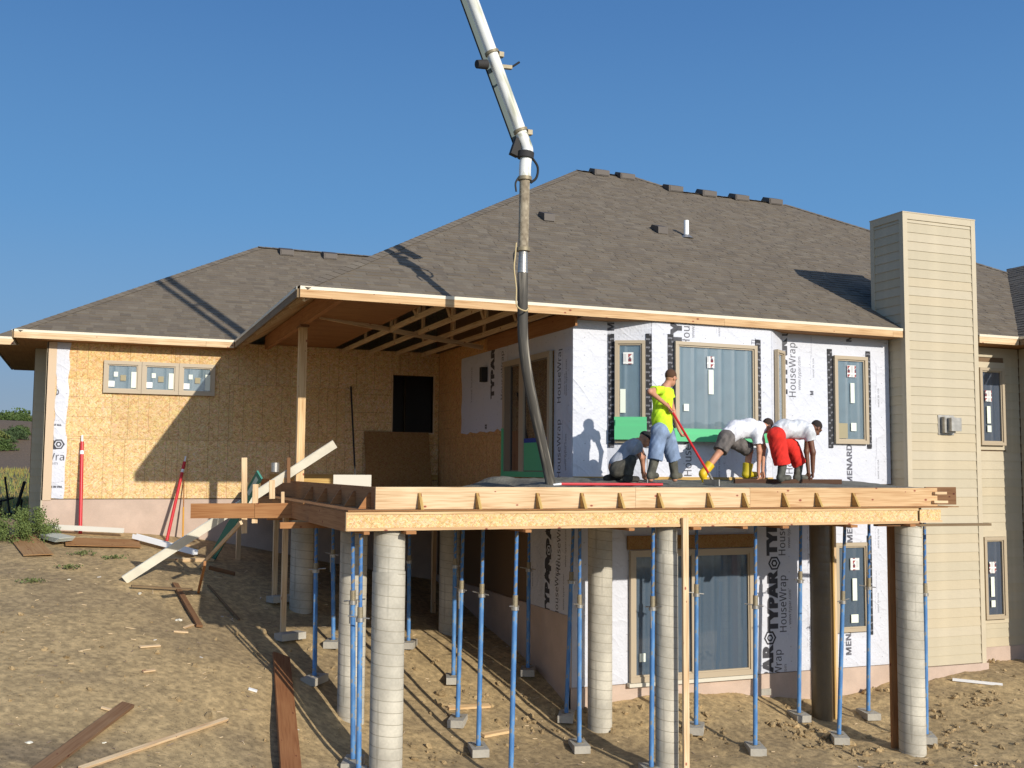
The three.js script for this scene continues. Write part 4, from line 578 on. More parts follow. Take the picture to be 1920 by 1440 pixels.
// stakes and offcuts beside the corner
const at = (x, y, d) => ray(x, y).map((v, i) => v * d + (i === 1 ? EYE : 0));
for (const [x, y0, y1, d, w, mat, lab] of [[458, 858, 1000, 17.6, .09, M.wood, 'pale stake standing beside the teal foam strip'], [510, 900, 935, 17.3, .09, M.wood, 'short upright board end beside the white plank'], [530, 922, 945, 16.95, .05, M.wood, 'thin upright stick on top of the brown board'], [541, 858, 905, 18.6, .06, M.woodDark, 'dark upright stake by the porch post'], [534, 862, 905, 18.7, .07, M.woodPale, 'pale offcut leaning by the dark stake']]) stud('wood_stake', lab, 'stake', at(x, y1, d), at(x + (x === 534 ? 6 : 0), y0, d), w, .038, mat, [0, 0, 1]);
{ const p = at(516, 875, 18.6); solo('paint_can', 'small silver can among the offcuts by the porch post', 'can', rod([p[0], p[1] - .09, p[2]], [p[0], p[1] + .07, p[2]], .07, .07, 18), M.steel, [p[0], p[1] - .09, p[2]]);  }
{ const b = hitGround(233, 1094), p = at(628, 832, 18.9); const up = [0, .7, -.7]; stud('white_plank', 'long white painted plank leaning up across the deck corner', 'plank', [b[0], b[1] + .06, b[2]], p, .03, .16, M.whitewash, [-.3, .9, -.4]); }
{ const a = hitGround(398, 1046), b = at(487, 890, 17.4); const t = thing('foam_strip', 'teal foam strip leaning beside the long white plank', 'strip', a); part('strip', bar(a, b, .03, .16, [-.3, .9, -.4]), std({ color: rgb(52, 128, 112), roughness: .7 }), t); part('label_print', bar(mix(a, b, .8), mix(a, b, .97), .034, .07, [-.3, .9, -.4]), std({ color: rgb(190, 214, 210) }), t); }
for (const [x0, y0, d0, x1, y1, d1, w, m, l] of [[372, 1112, 0, 384, 1060, 16.2, .07, M.woodBrown, 'short brown board propped at the edge of the deck shade'], [300, 1052, 0, 400, 1054, 0, .07, M.wood, 'pale board lying flat behind the long white plank'], [392, 1068, 0, 440, 1080, 0, .09, M.woodDark, 'dark board lying in the shade below the teal foam strip'], [310, 1020, 0, 372, 1030, 0, .05, M.woodPale, 'thin pale batten beside the bright white gutter']]) { const a = hitGround(x0, y0), b = d1 ? at(x1, y1, d1) : hitGround(x1, y1); stud('loose_board', l, 'board', [a[0], a[1] + .03, a[2]], [b[0], b[1] + .03, b[2]], .038, w, m, [0, 1, -.5]); }
{ const a = hitGround(374, 1064), b = at(452, 980, 16.4); stud('lumber_strip', 'pale lumber strip leaning below the teal foam strip', 'strip', a, b, .038, .06, M.wood, [-.3, .9, -.4]); }
// things standing on the unpoured part of the deck
{ const a = onZ(625, 897, 17.6), b = onZ(696, 897, 17.6); stud('metal_flashing', 'cream metal flashing piece lying on edge on the deck near the porch post', 'flashing', [a[0], .0, 17.6], [b[0], .0, 17.6], .02, .25, M.cream); }
{ const a = onZ(685, 808, 23.18), b = onZ(812, 895, 22.9); const t = solo('plywood_sheet', 'grey weathered plywood sheet leaning on the porch back wall under the opening', 'plywood', bar([(a[0] + b[0]) / 2, -.27, 22.95], [(a[0] + b[0]) / 2, 1.06, 23.3], b[0] - a[0], .015, [0, .3, -1]), M.osbOld, [(a[0] + b[0]) / 2, -.27, 22.95]); }
stud('steel_pipe', 'thin dark pipe leaning on the raw porch back wall', 'pipe', [5.25, -.28, 22.2], onZ(658, 725, Z_LW - .04), .035, .035, M.dark);
stud('lumber_sill', 'yellow lumber laid across the deck behind the porch post', 'board', [3.5, -.1, 19.6], [4.7, -.1, 19.6], .2, .28, M.woodYellow);
// ---------------------------------------------------------------- loose stuff on the left bank
const lay = (name, label, cat, px0, px1, w, th, mat, lift = .02, group) => { const a = hitGround(...px0), b = hitGround(...px1); const A = [a[0], groundBase(a[0], a[2]) + lift, a[2]], B = [b[0], groundBase(b[0], b[2]) + lift, b[2]]; const m = mix(A, B, .5), e = .15, dx = B[0] - A[0], dz = B[2] - A[2], L = Math.hypot(dx, dz), nx = -dz / L * e, nz = dx / L * e, s = (groundBase(m[0] + nx, m[2] + nz) - groundBase(m[0] - nx, m[2] - nz)) / (2 * e); return stud(name, label, cat, A, B, w, th, mat, [-(-dz / L) * s, 1, -(dx / L) * s], group); };
lay('lumber_plank', 'wide brown plank lying down the slope below the deck corner', 'plank', [527, 1240], [546, 1470], .27, .04, std({ map: woodTex, color: rgb(176, 138, 110) }), .09);
lay('lumber_plank', 'grey-brown plank lying alone in the lower left dirt', 'plank', [240, 1330], [60, 1466], .16, .04, std({ map: woodTex, color: rgb(156, 138, 126) }), .05);
lay('lumber_plank', 'thin orange lath half buried in the dirt', 'lath', [425, 1352], [150, 1446], .06, .03, M.wood, .025);
lay('lumber_plank', 'short reddish board in the dirt at the edge of the shade', 'board', [328, 1100], [374, 1180], .1, .04, M.woodDark, .05);
lay('lumber_plank', 'narrow grey batten crossing the reddish board', 'batten', [246, 1107], [360, 1114], .05, .03, M.woodGrey, .07);
lay('plywood_sheet', 'tan plywood sheet flat on the dirt by the weeds', 'plywood', [40, 1008], [72, 1046], .5, .015, std({ map: woodTex, color: rgb(190, 172, 150) }), .05); lay('plywood_sheet', 'brown plywood sheet flat on the dirt below the foundation wall', 'plywood', [122, 1020], [262, 1024], .62, .015, std({ map: woodTex, color: rgb(186, 160, 132) }), .05);
{ const a = hitGround(104, 1018); const t = thing('siding_bundle', 'small bundle of pale grey siding offcuts on the tan plywood', 'siding', [a[0], a[1] + .06, a[2]]); for (let i = 0; i < 4; i++) { const g = boxGeo(.34, .012, .62); g.rotateY(.5 + i * .03); g.rotateX(.1); g.translate(a[0] + i * .012, a[1] + .08 + i * .02, -a[2] + i * .03); part('siding_piece', g, std({ color: rgb(186, 190, 178) }), t); } }
function channel(label, p, q, w, mat) { const t = thing('gutter_length', label, 'gutter', p); const d = V(q).sub(V(p)).normalize(), up = [0, 1, 0]; part('web', bar(p, q, w, .008), mat, t); const s = new THREE.Vector3().crossVectors(d, new THREE.Vector3(0, 1, 0)).normalize(); for (const k of [-1, 1]) { const o = [s.x * k * w / 2, .04, -s.z * k * w / 2]; part('flange', bar(p.map((v, i) => v + o[i]), q.map((v, i) => v + o[i]), .008, .09), mat, t); } return t; }
{ const a = onZ(80, 993, 22.95), b = onZ(232, 994, 22.75); channel('grey-white gutter length lying along the foundation wall by the weeds', [a[0], groundBase(a[0], a[2]) + .1, a[2]], [b[0], groundBase(b[0], b[2]) + .1, b[2]], .13, std({ color: rgb(206, 202, 190), roughness: .5 })); const c = onZ(252, 1003, 22.3), d = onZ(368, 1020, 21.4); channel('bright white gutter length lying tilted near the white plank', [c[0], groundBase(c[0], c[2]) + .1, c[2]], [d[0], groundBase(d[0], d[2]) + .1, d[2]], .12, M.pvc); }
function bullFloatPole(label, p, q, r, tip) { const t = thing('red_pole', label, 'pole', p); part('pole', rod(p, q, r), M.red, t); part('grip', rod(mix(p, q, .96), mix(p, q, 1.07), r * .6), M.pvc, t); part('sleeve', rod(mix(p, q, .86), mix(p, q, .9), r * 1.12), M.pvc, t); return t; }
{ const a = onZ(151, 988, 23.0); bullFloatPole('thick red pole standing upright against the raw sheathing', [a[0], groundBase(a[0], a[2]), a[2]], onZ(154, 828, Z_LW - .07), .036); const b = onZ(313, 1004, 22.7); bullFloatPole('red pole leaning at a slant against the foundation wall', [b[0], groundBase(b[0], b[2]), b[2]], onZ(346, 866, Z_LW - .06), .032); const c = onZ(343, 1005, 22.8); const t = thing('spirit_level', 'slim yellow and brown rod leaning beside the slanted red pole', 'rod', [c[0], groundBase(c[0], c[2]), c[2]]); const d = onZ(345, 900, Z_LW - .04); const p = [c[0], groundBase(c[0], c[2]), c[2]]; part('lower_rod', rod(p, mix(p, d, .55), .018), std({ color: rgb(206, 150, 60) }), t); part('upper_rod', rod(mix(p, d, .55), d, .013), M.woodBrown, t); }
{ const w = [[165, 968, .07], [129, 1089, .06], [262, 1115, .09], [336, 1165, .11], [476, 1300, .0], [195, 1396, .05], [53, 1396, .09]]; for (const [x, y, s] of w) { if (!s) continue; const p = hitGround(x, y), g = new THREE.IcosahedronGeometry(s * .5, 1); { const q = g.attributes.position; for (let i = 0; i < q.count; i++) { const k = .6 + .7 * hash(Math.round(q.getX(i) * 900), Math.round(q.getY(i) * 900), Math.round(q.getZ(i) * 900)); q.setXYZ(i, q.getX(i) * k, q.getY(i) * k, q.getZ(i) * k); } g.computeVertexNormals(); } g.scale(1, .35, .7); g.rotateY(x); g.translate(p[0], p[1] + .02, -p[2]); solo('paper_scrap', 'crumpled white paper scrap lying in the dirt of the left bank', 'scrap', g, M.whitewash, p, 'scraps on the left bank'); }
  for (const [x0, y0, x1, y1] of [[262, 1216, 300, 1213], [268, 1262, 290, 1259], [325, 1186, 352, 1188], [345, 1180, 362, 1174], [390, 1100, 448, 1164], [190, 1330, 215, 1336], [466, 1294, 482, 1300]]) lay('wood_chip', x0 === 390 ? 'long pale stick in the shade of the deck corner' : 'small lumber offcut lying in the dirt of the left bank', 'offcut', [x0, y0], [x1, y1], .045, .02, x0 === 390 ? M.woodGrey : x0 > 460 ? M.pvc : M.wood, .02, x0 === 390 ? undefined : 'offcuts on the left bank');
  const a = hitGround(1786, 1279), b = hitGround(1880, 1288); stud('white_conduit', 'white plastic pipe lying on the dirt in front of the chimney', 'pipe', [a[0], a[1] + .05, a[2]], [b[0], b[1] + .04, b[2]], .045, .045, M.pvc);
  for (const [x0, y0, x1, y1, l] of [[840, 1332, 918, 1328, 'short pale board lying between the blue posts'], [905, 1385, 955, 1376, 'short brown board by a concrete block under the deck']]) lay('short_board', l, 'board', [x0, y0], [x1, y1], .09, .04, M.woodPale, .04);
}
// ---------------------------------------------------------------- concrete pump boom and hose
{
  const t = thing('pump_boom', 'white concrete pump boom pipe hanging a black rubber hose over the deck', 'pump boom', onZ(1033, 911, 14.2));
  const B0 = [5.53, 4.78, 13.66], BA = onZ(971, 232, 13.7), BB = onZ(886, 0, 13.86), B1 = mix(BA, BB, 3.4), bp = f => mix(BA, B1, f - .08);
  part('boom_pipe', rod(bp(.05), bp(1), .083, .083, 24), M.boom, t);
  const off = f => { const p = bp(f); return [p[0] + .185, p[1] - .02, p[2] + .5]; }; part('boom_arm', bar(off(.035), off(1), .16, .16, [1, .3, -.4]), std({ color: rgb(96, 108, 104), roughness: .5 }), t); for (const f of [.075, .24, .5, .8]) part('bracket', bar(bp(f), off(f), .05, .05), M.steelDull, t);
  part('hydraulic_line', rod([off(.03)[0] - .1, off(.03)[1], off(.03)[2] - .02], [off(.95)[0] - .1, off(.95)[1], off(.95)[2] - .02], .02), M.black, t);
  for (const f of [.06, .245]) { const c = bp(f), d = bp(f + .006); const cl = part('pipe_clamp', rod(c, d, .105, .105, 20), M.steelDull, t); part('clamp_bolt', box(c[0] + .09, c[0] + .16, c[1] - .03, c[1] + .04, c[2] - .05, c[2] + .03), M.steelDull, cl); }
  { const c = bp(.222); part('boom_light', rod([c[0] - .14, c[1] - .03, c[2]], [c[0] - .3, c[1] - .06, c[2] - .03], .07, .06), M.dark, t); part('bracket', bar([c[0] + .06, c[1] - .03, c[2]], [c[0] + .24, c[1] - .02, c[2]], .06, .05), M.steelDull, t); part('antenna', rod([c[0] + .23, c[1] - .02, c[2]], [c[0] + .36, c[1] + .08, c[2]], .015), M.black, t); }
  const E1 = onZ(985, 300, 13.66), E2 = onZ(984, 335, 13.66), E3 = onZ(981, 468, 13.68), E4 = onZ(981, 478, 13.68), E5 = onZ(980, 512, 13.68);
  part('elbow', tube([bp(.055), bp(.02), [E1[0] + .03, E1[1] + .12, E1[2]], [E1[0], E1[1] - .06, E1[2]], [E2[0], E2[1], E2[2]]], .085, 20), M.boom, t); { const c = onZ(985, 292, 13.66); part('pivot_clamp', rod([c[0], c[1] - .04, c[2]], [c[0] + .01, c[1] + .05, c[2]], .118, .118, 20), M.dark, t); }
  part('drop_pipe', rod(E3, E2, .072, .074, 20), M.boomDirty, t);
  for (const c of [E2, E3]) { const k = part('pipe_clamp', rod([c[0], c[1] - .025, c[2]], [c[0], c[1] + .025, c[2]], .1, .1, 20), M.steelDull, t); part('clamp_lever', tube([[c[0] - .1, c[1], c[2]], [c[0] - .14, c[1] - .08, c[2]], [c[0] - .13, c[1] - .2, c[2]]], .014, 8, 12), M.dark, k); }
  part('hydraulic_line', tube([[E1[0] + .1, E1[1] + .05, E1[2]], [E1[0] + .19, E1[1] - .08, E1[2]], [E1[0] + .17, E1[1] - .24, E1[2]], [E2[0] + .09, E2[1] - .05, E2[2]]], .018, 8, 24), M.black, t); part('bracket', bar([E1[0] - .08, E1[1] + .3, E1[2] + .05], [E1[0] - .16, E1[1] + .06, E1[2] + .05], .1, .12), M.dark, t);
  part('reducer', merge([rod(E4, E3, .062, .066, 20), rod(E5, E4, .074, .062, 20)]), M.steel, t);
  part('hose', tube([E5, onZ(980, 560, 13.7), onZ(981, 640, 13.75), onZ(987, 690, 13.8), onZ(1000, 760, 13.9), onZ(1018, 840, 14.05), onZ(1034, 913, 14.2)], .075, 24, 80), M.rubber, t);
  part('rope', tube([onZ(968, 455, 13.6), onZ(966, 480, 13.6), onZ(964, 500, 13.6), onZ(968, 540, 13.6), onZ(970, 575, 13.6), onZ(985, 583, 13.55), onZ(991, 578, 13.62)], .011, 8, 40), std({ color: rgb(196, 176, 132) }), t);
}
// ---------------------------------------------------------------- plants, hillside shrubs, soil clods
const leafMat = (r, g, b) => std({ color: rgb(r, g, b), roughness: .8 });
function leafCloud(n, fn, size) { // n small two-triangle leaves at fn() -> [x, y, z, nx, ny, nz] local
  const P = [], I = [];
  for (let i = 0; i < n; i++) { const [x, y, z] = fn(), s = size * rr(.6, 1.3), a = new THREE.Vector3(rr(-1, 1), rr(-.4, 1), rr(-1, 1)).normalize(), b = new THREE.Vector3(rr(-1, 1), rr(-1, 1), rr(-1, 1)).cross(a).normalize().multiplyScalar(s * .4); a.multiplyScalar(s); const o = P.length / 3; P.push(x, y, z, x + a.x * .5 + b.x, y + a.y * .5 + b.y, z + a.z * .5 + b.z, x + a.x, y + a.y, z + a.z, x + a.x * .5 - b.x, y + a.y * .5 - b.y, z + a.z * .5 - b.z); I.push(o, o + 1, o + 2, o, o + 2, o + 3); }
  return mesh3(P, I);
}
{ // weeds at the house corner
  const w = thing('weed_clump', 'bushy green weeds growing at the left corner of the foundation', 'weeds', [-1.15, groundBase(-1.15, 22.4), 22.4]);
  const stems = []; for (let i = 0; i < 46; i++) { const a = rr(0, 6.28), r = Math.sqrt(rnd()) * .75, x = -1.2 + r * Math.cos(a) * 1.0, z = 22.35 + r * Math.sin(a) * .7, y = groundBase(x, z), h = rr(.2, .72) * (1 - r * .45); stems.push([[x, y - .02, z], [x + rr(-.14, .14), y + h, z + rr(-.14, .14)]]); }
  part('stems', merge(stems.map(([p, q]) => rod(p, q, .006, .003, 5))), leafMat(96, 108, 50), w); const g = leafCloud(6500, () => { const [p, q] = stems[(rnd() * stems.length) | 0], m = mix(p, q, Math.pow(rnd(), .6)); return [m[0] + rr(-.08, .08), m[1] + rr(-.05, .05), -m[2] + rr(-.08, .08)]; }, .035); part('leaves', g, leafMat(98, 114, 58), w);
  // low tufts on the bank
  for (const [x, y] of [[154, 1040], [62, 1092], [130, 1066], [215, 1048]]) { const p = hitGround(x, y); solo('grass_tuft', 'small green grass tuft sprouting from the bare left bank', 'grass tuft', leafCloud(80, () => { const a = rr(0, 6.28), r = rnd() * .16; return [p[0] + r * Math.cos(a) * 1.6, groundBase(p[0], p[2]) + rr(0, .05), -p[2] + r * Math.sin(a)]; }, .05), leafMat(104, 112, 66), p, 'grass tufts on the bank'); }
}
{ // shrubs on the far hillside
  const crown = (n, s) => leafCloud(n, () => { const a = rr(0, 6.28), b = Math.acos(rr(-.25, 1)), r = Math.pow(rnd(), .33) * (1 + .3 * Math.sin(a * 3 + b * 4)); return [r * Math.sin(b) * Math.cos(a), .25 + r * Math.cos(b) * .75, r * Math.sin(b) * Math.sin(a)]; }, s);
  const cr_ = [crown(1500, .16), crown(1500, .14), crown(1700, .15)], tr = new THREE.CylinderGeometry(.05, .1, .9, 7); tr.translate(0, .2, 0);
  const gm = [leafMat(76, 96, 44), leafMat(104, 112, 54), leafMat(66, 84, 46)], bark = leafMat(90, 72, 54);
  const place = (x, z, s, k, lab, grp) => { const t = thing('hill_shrub', lab, 'shrub', [x, groundBase(x, z) - .1 * s, z], grp); t.scale.setScalar(s); t.rotation.y = x * 7; const a = shade(new THREE.Mesh(tr, bark)); a.name = 'trunk'; const b = shade(new THREE.Mesh(cr_[k], gm[k])); b.name = 'crown'; t.add(a, b); };
  for (const [px, py, d, s, k] of [[12, 832, 77, .8, 2], [26, 826, 79, .9, 2], [4, 850, 72, .8, 0], [38, 835, 82, .7, 0], [-20, 840, 76, 1.1, 1]]) { const p = ray(px, py).map((v, i) => v * d); place(p[0], p[2], s, k, 'dark green shrub on the bare slope of the far hill', 'shrubs on the hill slope'); }
  for (let i = 0; i < 13; i++) { const p = ray(-60 + i * 11, 805).map(v => v * (103 + (i % 3) * 4)); place(p[0], p[2], 0.75 + (i % 4) * .1, i % 3, 'low green shrub in the hedge line along the far hill', 'hedge along the hill'); }
  for (const [px, d, s] of [[22, 112, 1.3], [34, 113, 1.8], [-4, 112, 1.0], [8, 113, .9]]) { const p = ray(px, 790).map(v => v * d); place(p[0], p[2], s, 0, 'tree crown rising above the hedge on the far hill', 'trees on the far hill'); }
  // grass strip, one mass
  const bl = new THREE.BufferGeometry(); bl.setAttribute('position', new THREE.Float32BufferAttribute([-.03, 0, 0, .03, 0, 0, .06, .32, .03, -.05, 0, .03, 0, 0, -.03, -.08, .26, -.04], 3)); bl.setIndex([0, 1, 2, 3, 4, 5]); bl.computeVertexNormals();
  const N = 9000, im = new THREE.InstancedMesh(bl, leafMat(150, 136, 84), N), mx = new THREE.Matrix4(), c = new THREE.Color(); for (let i = 0; i < N; i++) { const z = 25 + 38 * Math.pow(rnd(), 1.3), x = -1.9 - rnd() * (2 + z * .12); mx.makeRotationY(rnd() * 6.28).setPosition(x, groundBase(x, z) - .02, -z); const s = rr(.35, .9); mx.scale(new THREE.Vector3(s, s, s)); im.setMatrixAt(i, mx); im.setColorAt(i, c.setRGB(rr(.6, 1.1), rr(.8, 1.1), rr(.5, .9))); }
  im.name = 'meadow_grass'; im.userData = { kind: 'stuff', label: 'yellow green meadow grass beyond the house corner', category: 'grass' }; im.castShadow = im.receiveShadow = true; scene.add(im);
}
{ // dark metal rack left of the house
  const c = at(22, 912, 26.5), y = groundBase(c[0], c[2]), t = thing('metal_rack', 'black metal frame with a tilted panel standing beyond the weeds', 'metal frame', [c[0], y, c[2]]), k = (x, yy, z = 0) => [c[0] + x * 1.3, y + yy * 1.75, c[2] + z];
  part('panel', bar(k(.02, .08), k(.22, .75), .5, .05, [1, 0, 0]), M.black, t); for (const [a, b] of [[[.05, .02], [-.12, .82]], [[.1, .04], [.2, .5]], [[-.5, .4], [.05, .52]], [[-.5, .28], [.04, .3]], [[-.22, .02], [-.16, .5]], [[-.45, .0], [.1, .06]]]) part('frame_bar', rod(k(...a, -.12), k(...b, -.12), .024, .024, 8), M.black, t);
}
{ // crumbs and clods of soil
  const g = new THREE.IcosahedronGeometry(1, 1), p = g.attributes.position; for (let i = 0; i < p.count; i++) { const k = .72 + .5 * hash(Math.round(p.getX(i) * 50), Math.round(p.getY(i) * 50), Math.round(p.getZ(i) * 50)); p.setXYZ(i, p.getX(i) * k, p.getY(i) * k * .7, p.getZ(i) * k); } g.computeVertexNormals();
  const N = 8000, im = new THREE.InstancedMesh(g, std({ color: new THREE.Color(.48, .35, .185), roughness: .98, bumpMap: grain, bumpScale: .01 }), N), mx = new THREE.Matrix4(), q = new THREE.Quaternion(), c = new THREE.Color(); let n = 0;
  while (n < N) { const x = rr(-2, 17.4), z = rr(9, 18), r = rough(x, z), d = (.12 + r * r) * (fbm(x * 1.1, z * 1.1, 3, 1 << 20, 88) > .53 ? 1 : .08); if (rnd() > d) continue; const s = .006 + .05 * Math.pow(rnd(), x < 3 ? 8 : 5) * (x > 3 && rnd() < .12 ? 1.7 : 1); q.setFromEuler(new THREE.Euler(rnd() * 6, rnd() * 6, rnd() * 6)); mx.compose(new THREE.Vector3(x, ground(x, z) + s * .2, -z), q, new THREE.Vector3(s * rr(.8, 1.4), s, s)); im.setMatrixAt(n, mx); const k = rr(.6, 1.15); im.setColorAt(n, c.setRGB(k, k * .98, k * .93)); n++; }
  im.name = 'soil_clods'; im.userData = { kind: 'stuff', label: 'crumbs and clods of tan soil scattered over the ground', category: 'soil' }; im.castShadow = im.receiveShadow = true; scene.add(im);
}
{ // wood slivers, straw and pebbles lying about
  const g = boxGeo(1, .18, .1), N = 900, im = new THREE.InstancedMesh(g, std({ color: 0xffffff, roughness: .9 }), N), mx = new THREE.Matrix4(), q = new THREE.Quaternion(), c = new THREE.Color();
  for (let i = 0; i < N; i++) { const x = rr(-1.6, 16), z = rr(9.5, 21), s = rr(.02, .09) * (rnd() < .1 ? 2 : 1); q.setFromEuler(new THREE.Euler(rr(-.2, .2), rnd() * 6, rr(-.3, .3))); mx.compose(new THREE.Vector3(x, ground(x, z) + .008, -z), q, new THREE.Vector3(s, .05, .1)); im.setMatrixAt(i, mx); const k = rnd(); k < .6 ? c.setRGB(.6, .46, .28) : k < .96 ? c.setRGB(.24, .18, .13) : c.setRGB(.66, .64, .6); im.setColorAt(i, c); }
  im.name = 'wood_litter'; im.userData = { kind: 'stuff', label: 'wood slivers and straw littering the dirt', category: 'litter' }; im.castShadow = im.receiveShadow = true; scene.add(im);
}
// ---------------------------------------------------------------- people
const sub = (a, b) => [a[0] - b[0], a[1] - b[1], a[2] - b[2]], dot = (a, b) => a[0] * b[0] + a[1] * b[1] + a[2] * b[2], nrm = a => { const l = Math.hypot(...a) || 1; return a.map(v => v / l); }, crs = (a, b) => [a[1] * b[2] - a[2] * b[1], a[2] * b[0] - a[0] * b[2], a[0] * b[1] - a[1] * b[0]], add = (a, b, k = 1) => [a[0] + b[0] * k, a[1] + b[1] * k, a[2] + b[2] * k];
const cap = (a, b, ra, rb = ra) => { const d = sub(b, a), l2 = dot(d, d) || 1e-9; const f = p => { const e = sub(p, a), t = clamp(dot(e, d) / l2, 0, 1); return Math.hypot(e[0] - d[0] * t, e[1] - d[1] * t, e[2] - d[2] * t) - lerp(ra, rb, t); }; f.bb = [a, b, Math.max(ra, rb)]; return f; };
const ell = (c, r, X, Y, Z) => { const f = p => { const e = sub(p, c), a = dot(e, X), b = dot(e, Y), z = dot(e, Z), k0 = Math.hypot(a / r[0], b / r[1], z / r[2]), k1 = Math.hypot(a / r[0] ** 2, b / r[1] ** 2, z / r[2] ** 2); return k1 < 1e-6 ? -Math.min(...r) : k0 * (k0 - 1) / k1; }; f.bb = [c, c, Math.max(...r)]; return f; };
const smin = (a, b, k) => { const h = Math.max(k - Math.abs(a - b), 0) / k; return Math.min(a, b) - h * h * k * .25; };
const union = (fs, k) => p => { let d = 9; for (const f of fs) { const v = f(p); d = d > 8 ? v : smin(d, v, k); } return d; };
const folds = p => .02 * (vn(p[0] * 9 + p[2] * 7, p[1] * 7 - p[2] * 3, 1 << 20, 1 << 20, 61) - .5) + .012 * (vn(p[0] * 26 - p[1] * 10, p[1] * 12 + p[2] * 22, 1 << 20, 1 << 20, 62) - .5);
const leg = (a, b, ra, rb) => { const d = nrm(sub(b, a)), c = cap(a, add(b, d, .1), ra, rb), f = p => Math.max(c(p), dot(sub(p, b), d)); f.bb = [a, b, Math.max(ra, rb)]; return f; }; // limb of a garment with a straight hem
function surf(fs, k, cell, cut, dsp) { // surface nets over the smooth union; points are [x, y, zin], result in world coordinates
  let f = union(fs, k); if (dsp) { const g = f; f = p => { const v = g(p); return v < .05 ? v + dsp(p) : v; }; } if (cut) { const g = f; f = p => Math.max(g(p), cut(p)); }
  const lo = [9e9, 9e9, 9e9], hi = [-9e9, -9e9, -9e9]; for (const q of fs) { const [a, b, r] = q.bb; for (let i = 0; i < 3; i++) { lo[i] = Math.min(lo[i], a[i] - r, b[i] - r); hi[i] = Math.max(hi[i], a[i] + r, b[i] + r); } }
  for (let i = 0; i < 3; i++) { lo[i] -= cell * 2; hi[i] += cell * 2; }
  const n = [0, 1, 2].map(i => Math.ceil((hi[i] - lo[i]) / cell) + 1), [nx, ny, nz] = n, val = new Float32Array(nx * ny * nz), id = (i, j, l) => (l * ny + j) * nx + i;
  for (let l = 0; l < nz; l++) for (let j = 0; j < ny; j++) for (let i = 0; i < nx;) { const v = val[id(i, j, l)] = f([lo[0] + i * cell, lo[1] + j * cell, lo[2] + l * cell]); if (v > cell * 5) { const s = Math.min(nx - i, Math.floor(v / cell * .8)); for (let m = 1; m < s; m++) val[id(i + m, j, l)] = v; i += Math.max(1, s); } else i++; }
  const vi = new Int32Array(nx * ny * nz).fill(-1), P = [], I = [], Nn = [];
  const E = [[0, 1], [0, 2], [0, 4], [1, 3], [1, 5], [2, 3], [2, 6], [3, 7], [4, 5], [4, 6], [5, 7], [6, 7]];
  for (let l = 0; l < nz - 1; l++) for (let j = 0; j < ny - 1; j++) for (let i = 0; i < nx - 1; i++) {
    const v = []; let m = 0; for (let c = 0; c < 8; c++) { const q = val[id(i + (c & 1), j + ((c >> 1) & 1), l + (c >> 2))]; v.push(q); if (q < 0) m |= 1 << c; } if (!m || m === 255) continue;
    let x = 0, y = 0, z = 0, k2 = 0; for (const [a, b] of E) if ((v[a] < 0) !== (v[b] < 0)) { const t = v[a] / (v[a] - v[b]); x += (a & 1) + t * ((b & 1) - (a & 1)); y += ((a >> 1) & 1) + t * (((b >> 1) & 1) - ((a >> 1) & 1)); z += (a >> 2) + t * ((b >> 2) - (a >> 2)); k2++; }
    const p = [lo[0] + (i + x / k2) * cell, lo[1] + (j + y / k2) * cell, lo[2] + (l + z / k2) * cell], e = cell * .5; vi[id(i, j, l)] = P.length / 3; P.push(p[0], p[1], -p[2]); const d = f(p), g = nrm([f([p[0] + e, p[1], p[2]]) - d, f([p[0], p[1] + e, p[2]]) - d, f([p[0], p[1], p[2] + e]) - d]); Nn.push(g[0], g[1], -g[2]);
  }
  for (let l = 1; l < nz - 1; l++) for (let j = 1; j < ny - 1; j++) for (let i = 1; i < nx - 1; i++) { const s = val[id(i, j, l)] < 0; const q = (a, b, c, d, fl) => { if (a < 0 || b < 0 || c < 0 || d < 0) return; fl ? I.push(a, b, c, a, c, d) : I.push(a, c, b, a, d, c); };
    if (s !== (val[id(i + 1, j, l)] < 0)) q(vi[id(i, j - 1, l - 1)], vi[id(i, j, l - 1)], vi[id(i, j, l)], vi[id(i, j - 1, l)], !s); if (s !== (val[id(i, j + 1, l)] < 0)) q(vi[id(i - 1, j, l - 1)], vi[id(i, j, l - 1)], vi[id(i, j, l)], vi[id(i - 1, j, l)], s); if (s !== (val[id(i, j, l + 1)] < 0)) q(vi[id(i - 1, j - 1, l)], vi[id(i, j - 1, l)], vi[id(i, j, l)], vi[id(i - 1, j, l)], !s); }
  const g = new THREE.BufferGeometry(); g.setAttribute('position', new THREE.Float32BufferAttribute(P, 3)); g.setAttribute('normal', new THREE.Float32BufferAttribute(Nn, 3)); g.setAttribute('uv', new THREE.Float32BufferAttribute([...Array(P.length / 3)].flatMap((_, i) => [P[i * 3] + P[i * 3 + 2], P[i * 3 + 1]]), 2)); g.setIndex(I); return g;
}
